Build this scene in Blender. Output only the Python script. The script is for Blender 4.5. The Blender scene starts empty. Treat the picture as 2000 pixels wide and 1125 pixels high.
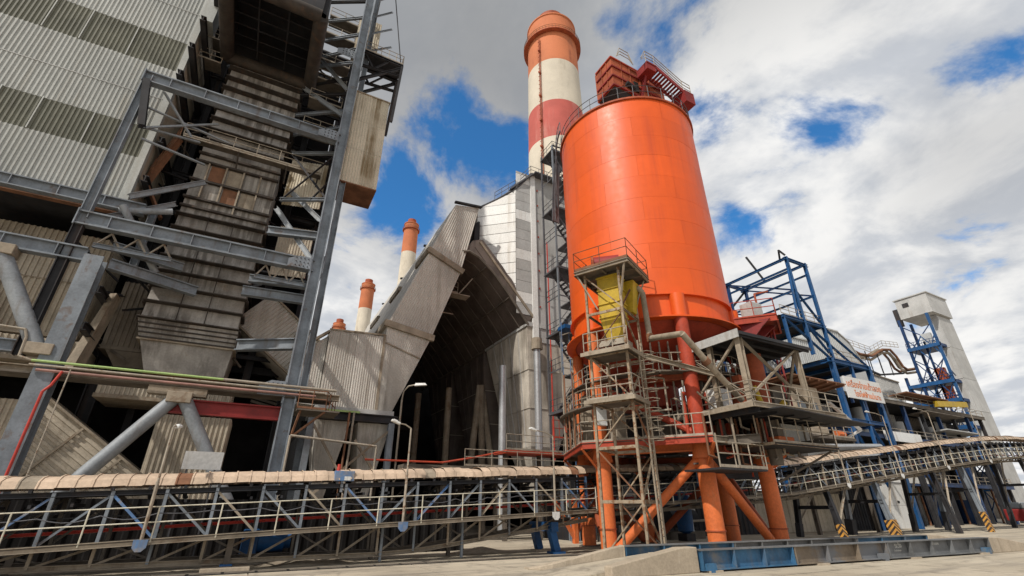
import bpy, math, random
from mathutils import Vector as V, Matrix
random.seed(7)
S = bpy.context.scene
COL = S.collection
R = math.radians

# ------------------------------------------------------------------ camera, sky, sun, exposure
FOC, PITCH, YAW, EYE = 908.0, math.atan(430 / 908.0), math.atan2(1870, math.hypot(908, 430)), V((0, 0, 2.0))
FW = V((math.cos(YAW), math.sin(YAW), 0)); RT = V((math.sin(YAW), -math.cos(YAW), 0)); UP = V((0, 0, 1))
cam_data = bpy.data.cameras.new('camera')
cam_data.sensor_width = 36; cam_data.lens = 36 * FOC / 2000; cam_data.clip_start = .1; cam_data.clip_end = 6000
cam = bpy.data.objects.new('camera', cam_data); COL.objects.link(cam)
cam.location = EYE
look = FW * math.cos(PITCH) + UP * math.sin(PITCH)
cam.rotation_euler = look.to_track_quat('-Z', 'Y').to_euler()
S.camera = cam

def ray(x, y):
    u = (x - 1000) / FOC; v = (y - 562) / FOC
    return RT * u + FW * (math.cos(PITCH) + v * math.sin(PITCH)) + UP * (math.sin(PITCH) - v * math.cos(PITCH))

SUN_AZ, SUN_EL = R(204), R(47)          # measured from +X towards +Y
sun_dir = V((math.cos(SUN_AZ) * math.cos(SUN_EL), math.sin(SUN_AZ) * math.cos(SUN_EL), math.sin(SUN_EL)))
sd = bpy.data.lights.new('sun', 'SUN'); sd.energy = 3.6; sd.angle = R(1.2); sd.color = (1, .94, .85)
so = bpy.data.objects.new('sun', sd); COL.objects.link(so)
so.rotation_euler = (-sun_dir).to_track_quat('-Z', 'Y').to_euler()
so.location = (-60, -20, 80)

W = bpy.data.worlds.new('World'); S.world = W; W.use_nodes = True
nt = W.node_tree; nt.nodes.clear()
class G:                                   # tiny node-graph helper
    def __init__(s, nt): s.nt = nt
    def n(s, t, ins=None, **k):
        nd = s.nt.nodes.new(t)
        for a, b in k.items(): setattr(nd, a, b)
        for a, b in (ins or {}).items():
            sk = nd.inputs[a]
            if isinstance(b, bpy.types.NodeSocket): s.nt.links.new(b, sk)
            else: sk.default_value = b
        return nd
    def math(s, op, a, b=0.0, c=None):
        nd = s.nt.nodes.new('ShaderNodeMath'); nd.operation = op
        for i, q in enumerate((a, b, c)):
            if q is None: continue
            if isinstance(q, bpy.types.NodeSocket): s.nt.links.new(q, nd.inputs[i])
            else: nd.inputs[i].default_value = q
        return nd.outputs[0]
    def ramp(s, f, a, b):                  # smoothstep a..b
        nd = s.n('ShaderNodeMapRange', {0: f, 1: a, 2: b}, interpolation_type='SMOOTHSTEP'); return nd.outputs[0]
    def mix(s, f, a, b, mode='MIX'):
        nd = s.nt.nodes.new('ShaderNodeMix'); nd.data_type = 'RGBA'; nd.blend_type = mode
        for i, q in ((0, f), (6, a), (7, b)):
            if isinstance(q, bpy.types.NodeSocket): s.nt.links.new(q, nd.inputs[i])
            elif i == 0: nd.inputs[0].default_value = q
            else: nd.inputs[i].default_value = (*q, 1) if len(q) == 3 else q
        return nd.outputs[2]
    def noise(s, vec, scale, detail=5, rough=.55, dist=0):
        return s.n('ShaderNodeTexNoise', {'Vector': vec, 'Scale': scale, 'Detail': detail, 'Roughness': rough, 'Distortion': dist}).outputs['Fac']
g = G(nt)
sky = g.n('ShaderNodeTexSky', sky_type='NISHITA', sun_disc=False, sun_elevation=SUN_EL, sun_rotation=math.pi / 2 - SUN_AZ, air_density=1.0, dust_density=.4, ozone_density=3.0)
tc = g.n('ShaderNodeTexCoord').outputs['Generated']
sep = g.n('ShaderNodeSeparateXYZ', {0: tc})
zz = g.math('MAXIMUM', sep.outputs[2], 0.0)
den = g.math('ADD', zz, .22)
cp = g.n('ShaderNodeCombineXYZ', {0: g.math('DIVIDE', sep.outputs[0], den), 1: g.math('DIVIDE', sep.outputs[1], den), 2: 0.37}).outputs[0]
cl = g.noise(cp, 2.6, 10, .6, .3)
big = g.noise(cp, .75, 3, .5)
cov = g.math('ADD', g.math('MULTIPLY', cl, 2.0), g.math('MULTIPLY', big, .55))
# breaks in the cloud layer where blue sky shows: (direction, angular size, depth)
for (bx_, by_, sg, am) in ((870, 300, .11, .19), (780, 390, .12, .28), (700, 430, .08, .12), (905, 140, .05, .3), (1185, 62, .05, .3), (1665, 235, .05, .25), (1560, 250, .04, .20),
                           (1380, 212, .045, .24), (1915, 405, .05, .26), (1440, 440, .04, .16), (990, 290, .05, .26), (1960, 110, .06, .22), (930, 240, .07, .22)):
    d = ray(bx_, by_).normalized()
    dt = g.n('ShaderNodeVectorMath', {0: tc, 1: d}, operation='DOT_PRODUCT').outputs['Value']
    e = g.math('EXPONENT', g.math('MULTIPLY', g.math('SUBTRACT', dt, 1.0), 2 / sg ** 2 / 2))
    cov = g.math('SUBTRACT', cov, g.math('MULTIPLY', e, am * 1.25))
mask = g.ramp(cov, .78, 1.06)
# cloud body: bright tops, greyer undersides where the layer is thick and overhead
off = g.n('ShaderNodeVectorMath', {0: cp, 1: (-.10, .02, 0)}, operation='ADD').outputs[0]
cl2 = g.noise(off, 2.6, 6, .55, .3)
lit = g.ramp(g.math('SUBTRACT', cl, cl2), -.14, .14)
thick = g.ramp(g.math('ADD', g.math('MULTIPLY', big, .6), g.math('MULTIPLY', g.noise(cp, 1.3, 5, .5), .6)), .48, .78)
dark = g.math('MULTIPLY', thick, g.ramp(zz, .12, .8))
ccol = g.mix(lit, (.60, .63, .68), (.98, .97, .95))
ccol = g.mix(g.math('MULTIPLY', dark, .85), ccol, (.30, .31, .33))
ccol = g.mix(g.math('MULTIPLY', g.ramp(zz, .62, .86), .6), ccol, (.26, .27, .28))
skyc = g.n('ShaderNodeVectorMath', {0: sky.outputs[0], 1: (.055, .135, .18)}, operation='MULTIPLY').outputs[0]
fin = g.mix(mask, skyc, ccol)
bg = g.n('ShaderNodeBackground', {'Color': fin, 'Strength': 1.0})
g.n('ShaderNodeOutputWorld', {0: bg.outputs[0]})
S.view_settings.view_transform = 'Standard'; S.view_settings.look = 'None'
S.view_settings.exposure = 0.0; S.view_settings.gamma = 1.0
S.cycles.max_bounces = 6; S.cycles.diffuse_bounces = 2

# ------------------------------------------------------------------ materials
def weathered(name, c, rough=.75, metal=0.0, var=.3, scale=.5, streak=None, samt=.55, sthr=(.5, .72), stretch=.05, sfreq=2.2, spot=None, spamt=.5, spthr=(.58, .7), spscale=1.3, bump=.15, fine=9.0, spec=.35, objvar=.07, fmix=.22):
    m = bpy.data.materials.new(name); m.use_nodes = True; q = G(m.node_tree); m.node_tree.nodes.clear()
    pos = q.n('ShaderNodeNewGeometry').outputs['Position']
    n1 = q.noise(pos, scale, 6, .6); n2 = q.noise(pos, fine, 4, .65)
    lo = tuple(x * (1 - var) for x in c); hi = tuple(min(1, x * (1 + var)) for x in c)
    col = q.mix(q.ramp(n1, .3, .7), lo, hi)
    col = q.mix(fmix, col, q.mix(q.ramp(n2, .35, .65), tuple(x * .55 for x in c), tuple(min(1, x * 1.3) for x in c)))
    if objvar:
        rn = q.n('ShaderNodeObjectInfo').outputs['Random']
        col = q.mix(1.0, col, q.n('ShaderNodeCombineColor', {0: q.math('ADD', q.math('MULTIPLY', rn, objvar * 2), 1 - objvar), 1: q.math('ADD', q.math('MULTIPLY', rn, objvar * 2.1), 1 - objvar * 1.05), 2: q.math('ADD', q.math('MULTIPLY', rn, objvar * 2.3), 1 - objvar * 1.15)}).outputs[0], 'MULTIPLY')
    if spot:
        f = q.ramp(q.noise(pos, spscale, 8, .65, .4), *spthr); col = q.mix(q.math('MULTIPLY', f, spamt), col, spot)
    if streak:
        mp = q.n('ShaderNodeMapping', {'Vector': pos, 'Scale': (1, 1, stretch)}).outputs[0]
        f = q.ramp(q.noise(mp, sfreq, 7, .62), *sthr)
        f = q.math('MULTIPLY', f, q.ramp(q.noise(pos, .35, 3, .5), .3, .62))
        col = q.mix(q.math('MULTIPLY', f, samt), col, streak)
    rg = q.math('ADD', q.math('MULTIPLY', n2, .25), rough - .12)
    p = q.n('ShaderNodeBsdfPrincipled', {'Base Color': col, 'Roughness': rg, 'Metallic': metal, 'Specular IOR Level': spec})
    if bump:
        b = q.n('ShaderNodeBump', {'Strength': bump, 'Distance': .02, 'Height': q.math('ADD', n1, n2)})
        m.node_tree.links.new(b.outputs[0], p.inputs['Normal'])
    q.n('ShaderNodeOutputMaterial', {0: p.outputs[0]})
    return m
GR = (.05, .035, .022)
M = dict(
    steel=weathered('blue_grey_painted_steel', (.20, .225, .255), .55, .1, .3, .8, (.10, .06, .035), .6, spot=(.12, .07, .04), spamt=.6),
    dsteel=weathered('dark_grime_and_shade_steel', (.032, .032, .036), .7, .2, .4, .8, (.09, .05, .03), .5),  # near-black base adds interior shade; the brown streaks are grime
    unlit=weathered('painted_shade_black', (.014, .013, .013), .9, 0, .5, .6, spec=.1),  # near black, standing in for unlit depth
    tube=weathered('grey_steel_tube', (.27, .29, .31), .5, .1, .25, .8, (.13, .085, .05), .6),
    clad=weathered('pale_grey_cladding', (.42, .43, .41), .6, .1, .12, .35, (.22, .18, .12), .45),
    cladb=weathered('olive_translucent_cladding', (.15, .15, .115), .5, 0, .25, .5, (.06, .05, .035), .5),
    cladd=weathered('dusty_beige_cladding', (.47, .41, .325), .7, 0, .25, .5, (.13, .095, .06), .7),
    cladg=weathered('dusty_grey_duct_cladding', (.55, .52, .475), .7, 0, .18, .4, (.24, .20, .16), .6, sthr=(.45, .68)),
    cladbox=weathered('rain_stained_cream_cladding', (.60, .54, .43), .65, 0, .15, .5, (.16, .10, .03), .9, sthr=(.47, .62), sfreq=1.1),
    duct=weathered('sooty_brown_duct_plate', (.37, .345, .315), .7, .05, .25, .6, (.11, .095, .08), .85, sthr=(.4, .6), sfreq=2.6, spot=(.30, .17, .08), spamt=.35),
    ductrib=weathered('rusty_duct_rib', (.06, .05, .043), .75, .2, .4, 1.0, (.18, .09, .045), .5),
    panelw=weathered('white_wall_panel', (.76, .76, .74), .5, 0, .07, .4, (.36, .28, .19), .5, sthr=(.5, .72), sfreq=1.4),
    panelg=weathered('grey_wall_panel', (.44, .44, .43), .55, 0, .15, .5, (.24, .20, .16), .5),
    white=weathered('white_paint', (.72, .73, .72), .5, 0, .1, .6, (.3, .22, .15), .5),
    nozzle=weathered('ash_stained_casing', (.50, .455, .39), .75, 0, .28, .4, (.14, .11, .08), .7, sthr=(.42, .66), sfreq=1.3, spot=(.42, .39, .34), spamt=.5),
    cladk=weathered('dark_brown_cladding', (.19, .16, .125), .75, 0, .3, .5, (.07, .052, .04), .7),  # darker brown version of the beige cladding
    soffit=weathered('shade_dark_arch_casing', (.13, .105, .092), .8, 0, .35, .5, (.035, .028, .026), .6),  # brown darkened to carry the shade under the arch
    hood=weathered('tan_dusty_hood', (.53, .405, .30), .75, 0, .25, .7, (.28, .19, .125), .5, stretch=.5, spot=(.62, .50, .40), spamt=.5),
    blue=weathered('worn_blue_paint', (.10, .19, .36), .55, .05, .3, .8, (.20, .18, .16), .6, spot=(.27, .25, .24), spamt=.85, spthr=(.48, .62)),
    blue2=weathered('deep_blue_paint', (.014, .085, .235), .5, .05, .3, .6, (.06, .06, .07), .5, spot=(.10, .12, .15), spamt=.5),
    navy=weathered('navy_blue_steel', (.012, .045, .14), .5, .1, .35, .6, (.03, .03, .035), .5),
    orange=weathered('orange_silo_paint', (.73, .102, .010), .46, 0, .05, .2, (.47, .06, .018), .65, sthr=(.44, .72), sfreq=1.3, stretch=.03, bump=.03, fine=2, spec=.4, objvar=.055, fmix=.05),
    orange2=weathered('dusty_orange_paint', (.66, .16, .045), .6, 0, .16, .6, (.38, .12, .06), .55, spot=(.55, .25, .13), spamt=.45),
    redor=weathered('red_lead_paint', (.40, .055, .025), .6, 0, .25, .7, (.14, .03, .02), .6),
    dred=weathered('dark_red_paint', (.23, .02, .018), .55, 0, .25, .7, (.12, .02, .018), .5),
    redbrown=weathered('rusty_red_housing', (.33, .075, .03), .7, 0, .3, .8, (.11, .035, .02), .75, spot=(.42, .13, .05), spamt=.5),
    red=weathered('red_pipe_paint', (.50, .05, .035), .5, 0, .15),
    yellow=weathered('yellow_hopper_paint', (.50, .34, .025), .55, 0, .15, .9, (.30, .20, .05), .7, sthr=(.42, .65), sfreq=3),
    green=weathered('pale_green_pipe_paint', (.34, .47, .17), .5, 0, .12),
    rail=weathered('rust_flecked_grey_rail', (.36, .315, .255), .65, .15, .25, 1.5, (.18, .12, .07), .5, spot=(.17, .085, .04), spamt=.75, spthr=(.54, .66), spscale=3),
    railw=weathered('pale_painted_rail', (.62, .58, .47), .6, .1, .2, 1.5, (.3, .22, .12), .5),
    raild=weathered('dark_rail', (.10, .10, .11), .6, .2, .3, 1.5),
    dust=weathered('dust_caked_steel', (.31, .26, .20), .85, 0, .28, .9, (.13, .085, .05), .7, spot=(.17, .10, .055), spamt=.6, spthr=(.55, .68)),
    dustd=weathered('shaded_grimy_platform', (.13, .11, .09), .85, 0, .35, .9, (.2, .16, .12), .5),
    scaf=weathered('rust_flecked_scaffold_paint', (.33, .265, .19), .75, .05, .25, 1.2, (.16, .085, .04), .7, spot=(.17, .075, .03), spamt=.85, spthr=(.48, .6), spscale=4),
    rustr=weathered('rusty_roof_sheet', (.21, .10, .055), .8, 0, .4, .9, (.09, .05, .03), .6),
    concrete=weathered('ramp_concrete', (.43, .36, .275), .85, 0, .18, .7, (.22, .17, .12), .5, sfreq=3, spot=(.52, .46, .38), spamt=.5, bump=.3, fine=14),
    galv=weathered('galvanised_pipe', (.46, .47, .48), .4, .5, .15, .8, (.25, .2, .15), .4),
    lift=weathered('pale_grey_lift_cladding', (.45, .465, .465), .5, .05, .08, .3, (.30, .29, .27), .4),
    sign=weathered('white_sign_board', (.66, .66, .65), .5, 0, .06, .5, (.42, .38, .33), .4),
    signtext=weathered('orange_sign_lettering', (.55, .17, .06), .6, 0, .1, bump=0),
    glass=weathered('dusty_window_glass', (.07, .08, .09), .15, 0, .2, spec=.6, bump=0),
    belt=weathered('black_rubber_belt', (.02, .02, .02), .8, 0, .3),
    black=weathered('black_paint', (.015, .015, .015), .6, 0, .2),
    chimc=weathered('chimney_orange_concrete', (.52, .17, .075), .8, 0, .16, .12, (.26, .075, .04), .75, sfreq=.35, stretch=.08, spot=(.30, .13, .08), spamt=.5, spscale=.15),
    chimr=weathered('chimney_faded_red_concrete', (.46, .105, .085), .8, 0, .18, .12, (.58, .30, .25), .6, sfreq=.3, stretch=.15),
    chimw=weathered('chimney_white_concrete', (.62, .56, .46), .8, 0, .12, .12, (.36, .31, .24), .7, sfreq=.3, stretch=.2),
    girder=weathered('bare_worn_girder', (.20, .16, .12), .65, .1, .35, .9, (.12, .08, .05), .5, spot=(.16, .19, .23), spamt=.7, spscale=.5, spthr=(.45, .6)),
    girderb=weathered('blue_worn_girder', (.045, .135, .25), .6, .05, .35, .9, (.2, .16, .12), .5, spot=(.25, .22, .18), spamt=.7, spscale=.7, spthr=(.52, .66)),
    girderg=weathered('grey_worn_girder', (.16, .165, .17), .6, .1, .3, .9, (.09, .075, .06), .5),
    markp=weathered('white_stencil_paint', (.6, .6, .57), .7, 0, .2, bump=0),
)
def ground_mat():
    m = bpy.data.materials.new('yard_concrete'); m.use_nodes = True; q = G(m.node_tree); m.node_tree.nodes.clear()
    pos = q.n('ShaderNodeNewGeometry').outputs['Position']
    a = q.noise(pos, .16, 6, .6, .3); b = q.noise(pos, 1.1, 8, .68, .5); c = q.noise(pos, 24, 3, .7)
    col = q.mix(q.ramp(a, .3, .7), (.42, .36, .275), (.58, .51, .40))
    col = q.mix(q.math('MULTIPLY', q.ramp(b, .48, .68), .6), col, (.17, .145, .12))
    mp = q.n('ShaderNodeMapping', {'Vector': pos, 'Scale': (.09, 1.0, 1)}).outputs[0]
    tr = q.ramp(q.noise(mp, .9, 6, .6), .48, .7)
    col = q.mix(q.math('MULTIPLY', tr, .75), col, (.18, .16, .14))
    col = q.mix(.2, col, q.mix(q.ramp(c, .35, .65), (.2, .17, .13), (.5, .45, .36)))
    vo = q.n('ShaderNodeTexVoronoi', {'Vector': q.n('ShaderNodeVectorMath', {0: pos, 1: q.n('ShaderNodeTexNoise', {'Vector': pos, 'Scale': .8, 'Detail': 4}).outputs['Color']}, operation='ADD').outputs[0], 'Scale': .22}, feature='DISTANCE_TO_EDGE').outputs['Distance']
    crack = q.math('SUBTRACT', 1.0, q.ramp(vo, .0, .012))
    col = q.mix(q.math('MULTIPLY', crack, .28), col, (.09, .075, .06))
    p = q.n('ShaderNodeBsdfPrincipled', {'Base Color': col, 'Roughness': .85, 'Specular IOR Level': .25})
    bp = q.n('ShaderNodeBump', {'Strength': .35, 'Distance': .02, 'Height': q.math('ADD', b, q.math('MULTIPLY', c, .5))})
    m.node_tree.links.new(bp.outputs[0], p.inputs['Normal'])
    q.n('ShaderNodeOutputMaterial', {0: p.outputs[0]}); return m
M['ground'] = ground_mat()
def stripe_mat():
    m = bpy.data.materials.new('yellow_black_hazard_stripes'); m.use_nodes = True; q = G(m.node_tree); m.node_tree.nodes.clear()
    pos = q.n('ShaderNodeNewGeometry').outputs['Position']; s = q.n('ShaderNodeSeparateXYZ', {0: pos})
    ph = q.math('FRACT', q.math('MULTIPLY', q.math('ADD', q.math('ADD', s.outputs[0], s.outputs[1]), s.outputs[2]), 2.6))
    f = q.math('GREATER_THAN', ph, .5)
    dirt = q.ramp(q.noise(pos, 3, 6, .6), .4, .75)
    col = q.mix(f, (.60, .30, .05), (.03, .02, .018)); col = q.mix(q.math('MULTIPLY', dirt, .5), col, (.16, .11, .07))
    p = q.n('ShaderNodeBsdfPrincipled', {'Base Color': col, 'Roughness': .7}); q.n('ShaderNodeOutputMaterial', {0: p.outputs[0]}); return m
M['stripe'] = stripe_mat()

# ------------------------------------------------------------------ mesh helpers
class B:
    def __init__(s): s.v = []; s.f = []
    def add(s, vs, fs):
        o = len(s.v); s.v += [tuple(p) for p in vs]; s.f += [tuple(i + o for i in q) for q in fs]; return s
    def bx(s, x0, x1, y0, y1, z0, z1):
        return s.add([(x, y, z) for z in (z0, z1) for y in (y0, y1) for x in (x0, x1)], [(0, 2, 3, 1), (4, 5, 7, 6), (0, 1, 5, 4), (2, 6, 7, 3), (0, 4, 6, 2), (1, 3, 7, 5)])
    def bar(s, p, q, w=.3, h=None, k='box', up=None):
        p, q = V(p), V(q); h = h or w; d = q - p
        if d.length < 1e-6: return s
        d.normalize(); u = V(up) if up else (UP if abs(d.z) < .95 else V((0, 1, 0)))
        a = d.cross(u).normalized(); b = a.cross(d).normalized()
        x, y = w / 2, h / 2
        if k == 'box': pr = [(-x, -y), (x, -y), (x, y), (-x, y)]
        elif k == 'I':
            t, e = h * .1, w * .09
            pr = [(-x, -y), (x, -y), (x, -y + t), (e, -y + t), (e, y - t), (x, y - t), (x, y), (-x, y), (-x, y - t), (-e, y - t), (-e, -y + t), (-x, -y + t)]
        elif k == 'C':
            t = h * .12
            pr = [(-x, -y), (x, -y), (x, -y + t), (-x + t, -y + t), (-x + t, y - t), (x, y - t), (x, y), (-x, y)]
        else:
            t = min(w, h) * .18
            pr = [(-x, -y), (x, -y), (x, -y + t), (-x + t, -y + t), (-x + t, y), (-x, y)]
        n = len(pr); vs = [p + a * i + b * j for i, j in pr] + [q + a * i + b * j for i, j in pr]
        return s.add(vs, [(i, (i + 1) % n, (i + 1) % n + n, i + n) for i in range(n)] + [tuple(range(n))[::-1], tuple(range(n, 2 * n))])
    def tube(s, p, q, r=.05, n=8, r2=None):
        p, q = V(p), V(q); d = (q - p)
        if d.length < 1e-6: return s
        d.normalize(); a = d.cross(UP if abs(d.z) < .95 else V((0, 1, 0))).normalized(); b = a.cross(d); r2 = r if r2 is None else r2
        c = [(math.cos(2 * math.pi * i / n), math.sin(2 * math.pi * i / n)) for i in range(n)]
        vs = [p + (a * x + b * y) * r for x, y in c] + [q + (a * x + b * y) * r2 for x, y in c]
        return s.add(vs, [(i, (i + 1) % n, (i + 1) % n + n, i + n) for i in range(n)] + [tuple(range(n))[::-1], tuple(range(n, 2 * n))])
    def path(s, pts, r=.05, n=8):
        for a, b in zip(pts, pts[1:]): s.tube(a, b, r, n)
        return s
    def poly(s, pts): return s.add(pts, [tuple(range(len(pts)))])
    def prism(s, pts, vec):
        n = len(pts); vec = V(vec); a = [V(p) for p in pts]
        return s.add(a + [p + vec for p in a], [tuple(range(n))[::-1], tuple(range(n, 2 * n))] + [(i, (i + 1) % n, (i + 1) % n + n, i + n) for i in range(n)])
    def hexa(s, lo, hi):                   # two quads joined: hopper, tapered box
        return s.add(list(lo) + list(hi), [(3, 2, 1, 0), (4, 5, 6, 7)] + [(i, (i + 1) % 4, (i + 1) % 4 + 4, i + 4) for i in range(4)])
    def lathe(s, c, prof, n=48, a0=0, a1=2 * math.pi, close=True):
        full = abs(a1 - a0 - 2 * math.pi) < 1e-6; m = n if full else n + 1; k = len(prof); vs = []
        for i in range(m):
            a = a0 + (a1 - a0) * i / n
            for r, z in prof: vs.append((c[0] + r * math.cos(a), c[1] + r * math.sin(a), c[2] + z))
        fs = []
        for i in range(n):
            j = (i + 1) % m
            for q in range(k - 1): fs.append((i * k + q, j * k + q, j * k + q + 1, i * k + q + 1))
        return s.add(vs, fs)
    def corr(s, o, u, v, w, f0, f1, pitch=.25, dep=.05):   # profiled sheet: ribs run along v, between heights f0(t) and f1(t)
        o, u, v = V(o), V(u).normalized(), V(v).normalized(); nn = u.cross(v).normalized()
        F0 = f0 if callable(f0) else (lambda t: f0); F1 = f1 if callable(f1) else (lambda t: f1)
        n = max(1, round(w / pitch)); pt = w / n; pr = []
        for i in range(n): pr += [(i * pt, 0), (i * pt + pt * .42, 0), (i * pt + pt * .55, dep), (i * pt + pt * .87, dep)]
        pr.append((w, 0)); vs = []
        for t, d in pr: vs += [o + u * t + v * F0(t) + nn * d, o + u * t + v * F1(t) + nn * d]
        return s.add(vs, [(2 * i, 2 * i + 2, 2 * i + 3, 2 * i + 1) for i in range(len(pr) - 1)])
def O(name, b, mat, parent=None, smooth=False, bevel=0):
    me = bpy.data.meshes.new(name); me.from_pydata(b.v, [], b.f); me.update()
    if smooth: me.polygons.foreach_set('use_smooth', [True] * len(me.polygons)); me.set_sharp_from_angle(angle=R(35))
    me.materials.append(M[mat] if isinstance(mat, str) else mat)
    o = bpy.data.objects.new(name, me); COL.objects.link(o)
    if bevel:
        md = o.modifiers.new('bevel', 'BEVEL'); md.width = bevel; md.segments = 2; md.limit_method = 'ANGLE'
    if parent: P(o, parent)
    return o
def P(o, parent):
    o.parent = parent
    # parts are modelled in world coordinates: undo the root's own offset once, sub-parts inherit it
    o.matrix_parent_inverse = Matrix.Translation(-parent.location) if parent.parent is None else Matrix.Identity(4)
def tag(o, label, cat, group=None):
    o['label'] = label; o['category'] = cat; o['kind'] = 'thing'
    if group: o['group'] = group
    return o
def thing(name, label, cat, loc=(0, 0, 0), group=None):
    o = bpy.data.objects.new(name, None); COL.objects.link(o); o.location = loc; o.empty_display_size = .3
    return tag(o, label, cat, group)
def kind(o, k): o['kind'] = k; return o
def bar(name, p, q, w, h, k, mat, parent): return O(name, B().bar(p, q, w, h, k), mat, parent)
def tube(name, p, q, r, mat, parent, n=10): return O(name, B().tube(p, q, r, n), mat, parent, smooth=True)
def railing(parent, pts, mat='rail', h=1.05, gap=1.3, r=.028, mids=(.55,), kick=True, name='handrail'):
    b = B()
    for p, q in zip(pts, pts[1:]):
        p, q = V(p), V(q); L = (q - p).length; n = max(1, round(L / gap))
        for k in range(n + 1):
            a = p.lerp(q, k / n); b.tube(a, a + UP * h, r, 5)
        for m in (*mids, 1.0): b.tube(p + UP * h * m, q + UP * h * m, r, 5)
        if kick: b.bar(p + UP * .07, q + UP * .07, .015, .12)
    return O(name, b, mat, parent)
def lerp(pts, x):
    for (a, b), (c, d) in zip(pts, pts[1:]):
        if x <= c: return b + (d - b) * (x - a) / (c - a)
    return pts[-1][1]
def text(name, s, size, o, u, v, mat, parent, depth=.01, bold=0.0, align='LEFT'):
    cu = bpy.data.curves.new('t', 'FONT'); cu.body = s; cu.size = size; cu.extrude = depth; cu.align_x = align; cu.offset = bold; cu.resolution_u = 3
    t = bpy.data.objects.new('t', cu); COL.objects.link(t)
    dg = bpy.context.evaluated_depsgraph_get(); me = bpy.data.meshes.new_from_object(t.evaluated_get(dg))
    bpy.data.objects.remove(t)
    u = V(u).normalized(); v = V(v).normalized(); n = u.cross(v)
    for q in me.vertices: q.co = V(o) + u * q.co.x + v * q.co.y + n * q.co.z
    me.materials.clear(); me.materials.append(M[mat]); me.name = name
    ob = bpy.data.objects.new(name, me); COL.objects.link(ob); P(ob, parent); return ob

# ================================================================== the ground
gb = B().poly([(-1500, -1500, 0), (2500, -1500, 0), (2500, 2500, 0), (-1500, 2500, 0)])
ground = kind(O('ground', gb, 'ground'), 'structure')
for ix in range(11):
    for iy in range(4):
        x0 = -16 + ix * 5.6; y0 = 2.5 + iy * 4.4
        b = B().bx(x0 + .02, x0 + 5.58, y0 + .02, y0 + 4.38, .003, .035 + random.uniform(0, .008))
        O('concrete_slab', b, 'ground', ground)
b = B().bx(-16, 46, 20.12, 20.75, .004, .05); dr = kind(O('drain_channel', b, 'black'), 'structure')
b = B()
for i in range(62): b.bx(-15.9 + i, -15.0 + i, 20.2, 20.66, .05, .062)
O('drain_cover', b, 'dustd', dr)

# ================================================================== truck scale and its ramps
wo = V((14.2, 13.1, 0)); wd = V((.9976, -.0698, 0)); wn = V((.0698, .9976, 0))
def wp(s, t, z): return wo + wd * s + wn * t + UP * z
scale = thing('truck_scale', 'long low truck weighbridge with worn blue and grey steel girders', 'weighbridge', tuple(wp(9, 1.3, 0)))
L_ = 18.4
def web(t, s0, s1, mat, nm):
    b = B().bar(wp(s0, t, .41), wp(s1, t, .41), .03, .56).bar(wp(s0, t, .115), wp(s1, t, .115), .40, .035)
    g_ = O(nm, b, mat, scale); O('top_flange', B().bar(wp(s0, t, .70), wp(s1, t, .70), .42, .035), 'girderg', g_); return g_
for nm, t, segs in (('near_girder', 0, ((0, 4.6, 'girderb'), (4.6, 10.3, 'girder'), (10.3, L_, 'girderg'))), ('far_girder', 2.6, ((-1.2, 4.4, 'girderb'), (4.4, 12.5, 'girderg'), (12.5, L_, 'girderb')))):
    for s0, s1, mt in segs:
        gd = web(t, s0, s1, mt, 'girder')
        n = round((s1 - s0) / 1.75)
        for k in range(n + 1):
            s = s0 + .06 + (s1 - s0 - .12) * k / n
            O('stiffener', B().bar(wp(s, t - .11, .135), wp(s, t - .11, .682), .045, .18, up=wn), mt, gd)
            O('stiffener', B().bar(wp(s, t + .1, .135), wp(s, t + .1, .68), .045, .16, up=wn), mt, gd)
for s in (.35, 9.9, 17.9):
    O('load_cell_bracket', B().bar(wp(s - .22, -.16, .2), wp(s + .22, -.16, .2), .22, .2).bar(wp(s - .1, -.2, .06), wp(s + .1, -.2, .06), .2, .1), 'girderb' if s != 9.9 else 'girder', scale)
for s in (.5, 6, 12, 17.5):
    O('pier', B().bar(wp(s - .3, 1.3, .05), wp(s + .3, 1.3, .05), 3.2, .1), 'concrete', scale)
O('deck', B().bar(wp(-.1, 1.3, .44), wp(L_, 1.3, .44), 2.3, .06), 'concrete', scale)
text('lettering', 'ระวัง', .26, wp(11.1, -.022, .46), wd, UP, 'markp', scale, .004)
text('lettering', 'น้ำหนักบรรทุก', .09, wp(10.95, -.03, .33), wd, UP, 'markp', scale, .004)
text('lettering', 'ห้ามจอด', .15, wp(13.9, -.03, .50), wd, UP, 'markp', scale, .004)
def curb(label, pts, t, th, grp='concrete curbs of the weighbridge ramps'):
    b = B().prism([wp(s, t, z) for s, z in pts], wn * th)
    return tag(O('ramp_curb', b, 'concrete', bevel=.03), label, 'curb', grp)
curb('near concrete ramp curb with a crack, left of the blue girder end', [(-3.6, .036), (-.06, .036), (-.06, .80), (-.75, .80), (-3.6, .36)], -.12, .42)
b = B(); far = [(-4.9, 3.1, .08), (-4.6, 2.75, .16), (-4.2, 2.55, .24), (-3.4, 2.45, .38), (-1.6, 2.4, .68), (-1.22, 2.4, .72)]
vs = []
for s, t, z in far: vs += [wp(s, t, .036), wp(s, t, z), wp(s, t + .3, z), wp(s, t + .3, .036)]
n = len(far); b.add(vs, [(4 * i + k, 4 * i + (k + 1) % 4, 4 * i + 4 + (k + 1) % 4, 4 * i + 4 + k) for i in range(n - 1) for k in range(4)] + [(0, 1, 2, 3), (4 * n - 1, 4 * n - 2, 4 * n - 3, 4 * n - 4)])
tag(O('ramp_curb', b, 'concrete', bevel=.03), 'far concrete ramp curb with rounded tip below the blue trestle', 'curb', 'concrete curbs of the weighbridge ramps')
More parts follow.
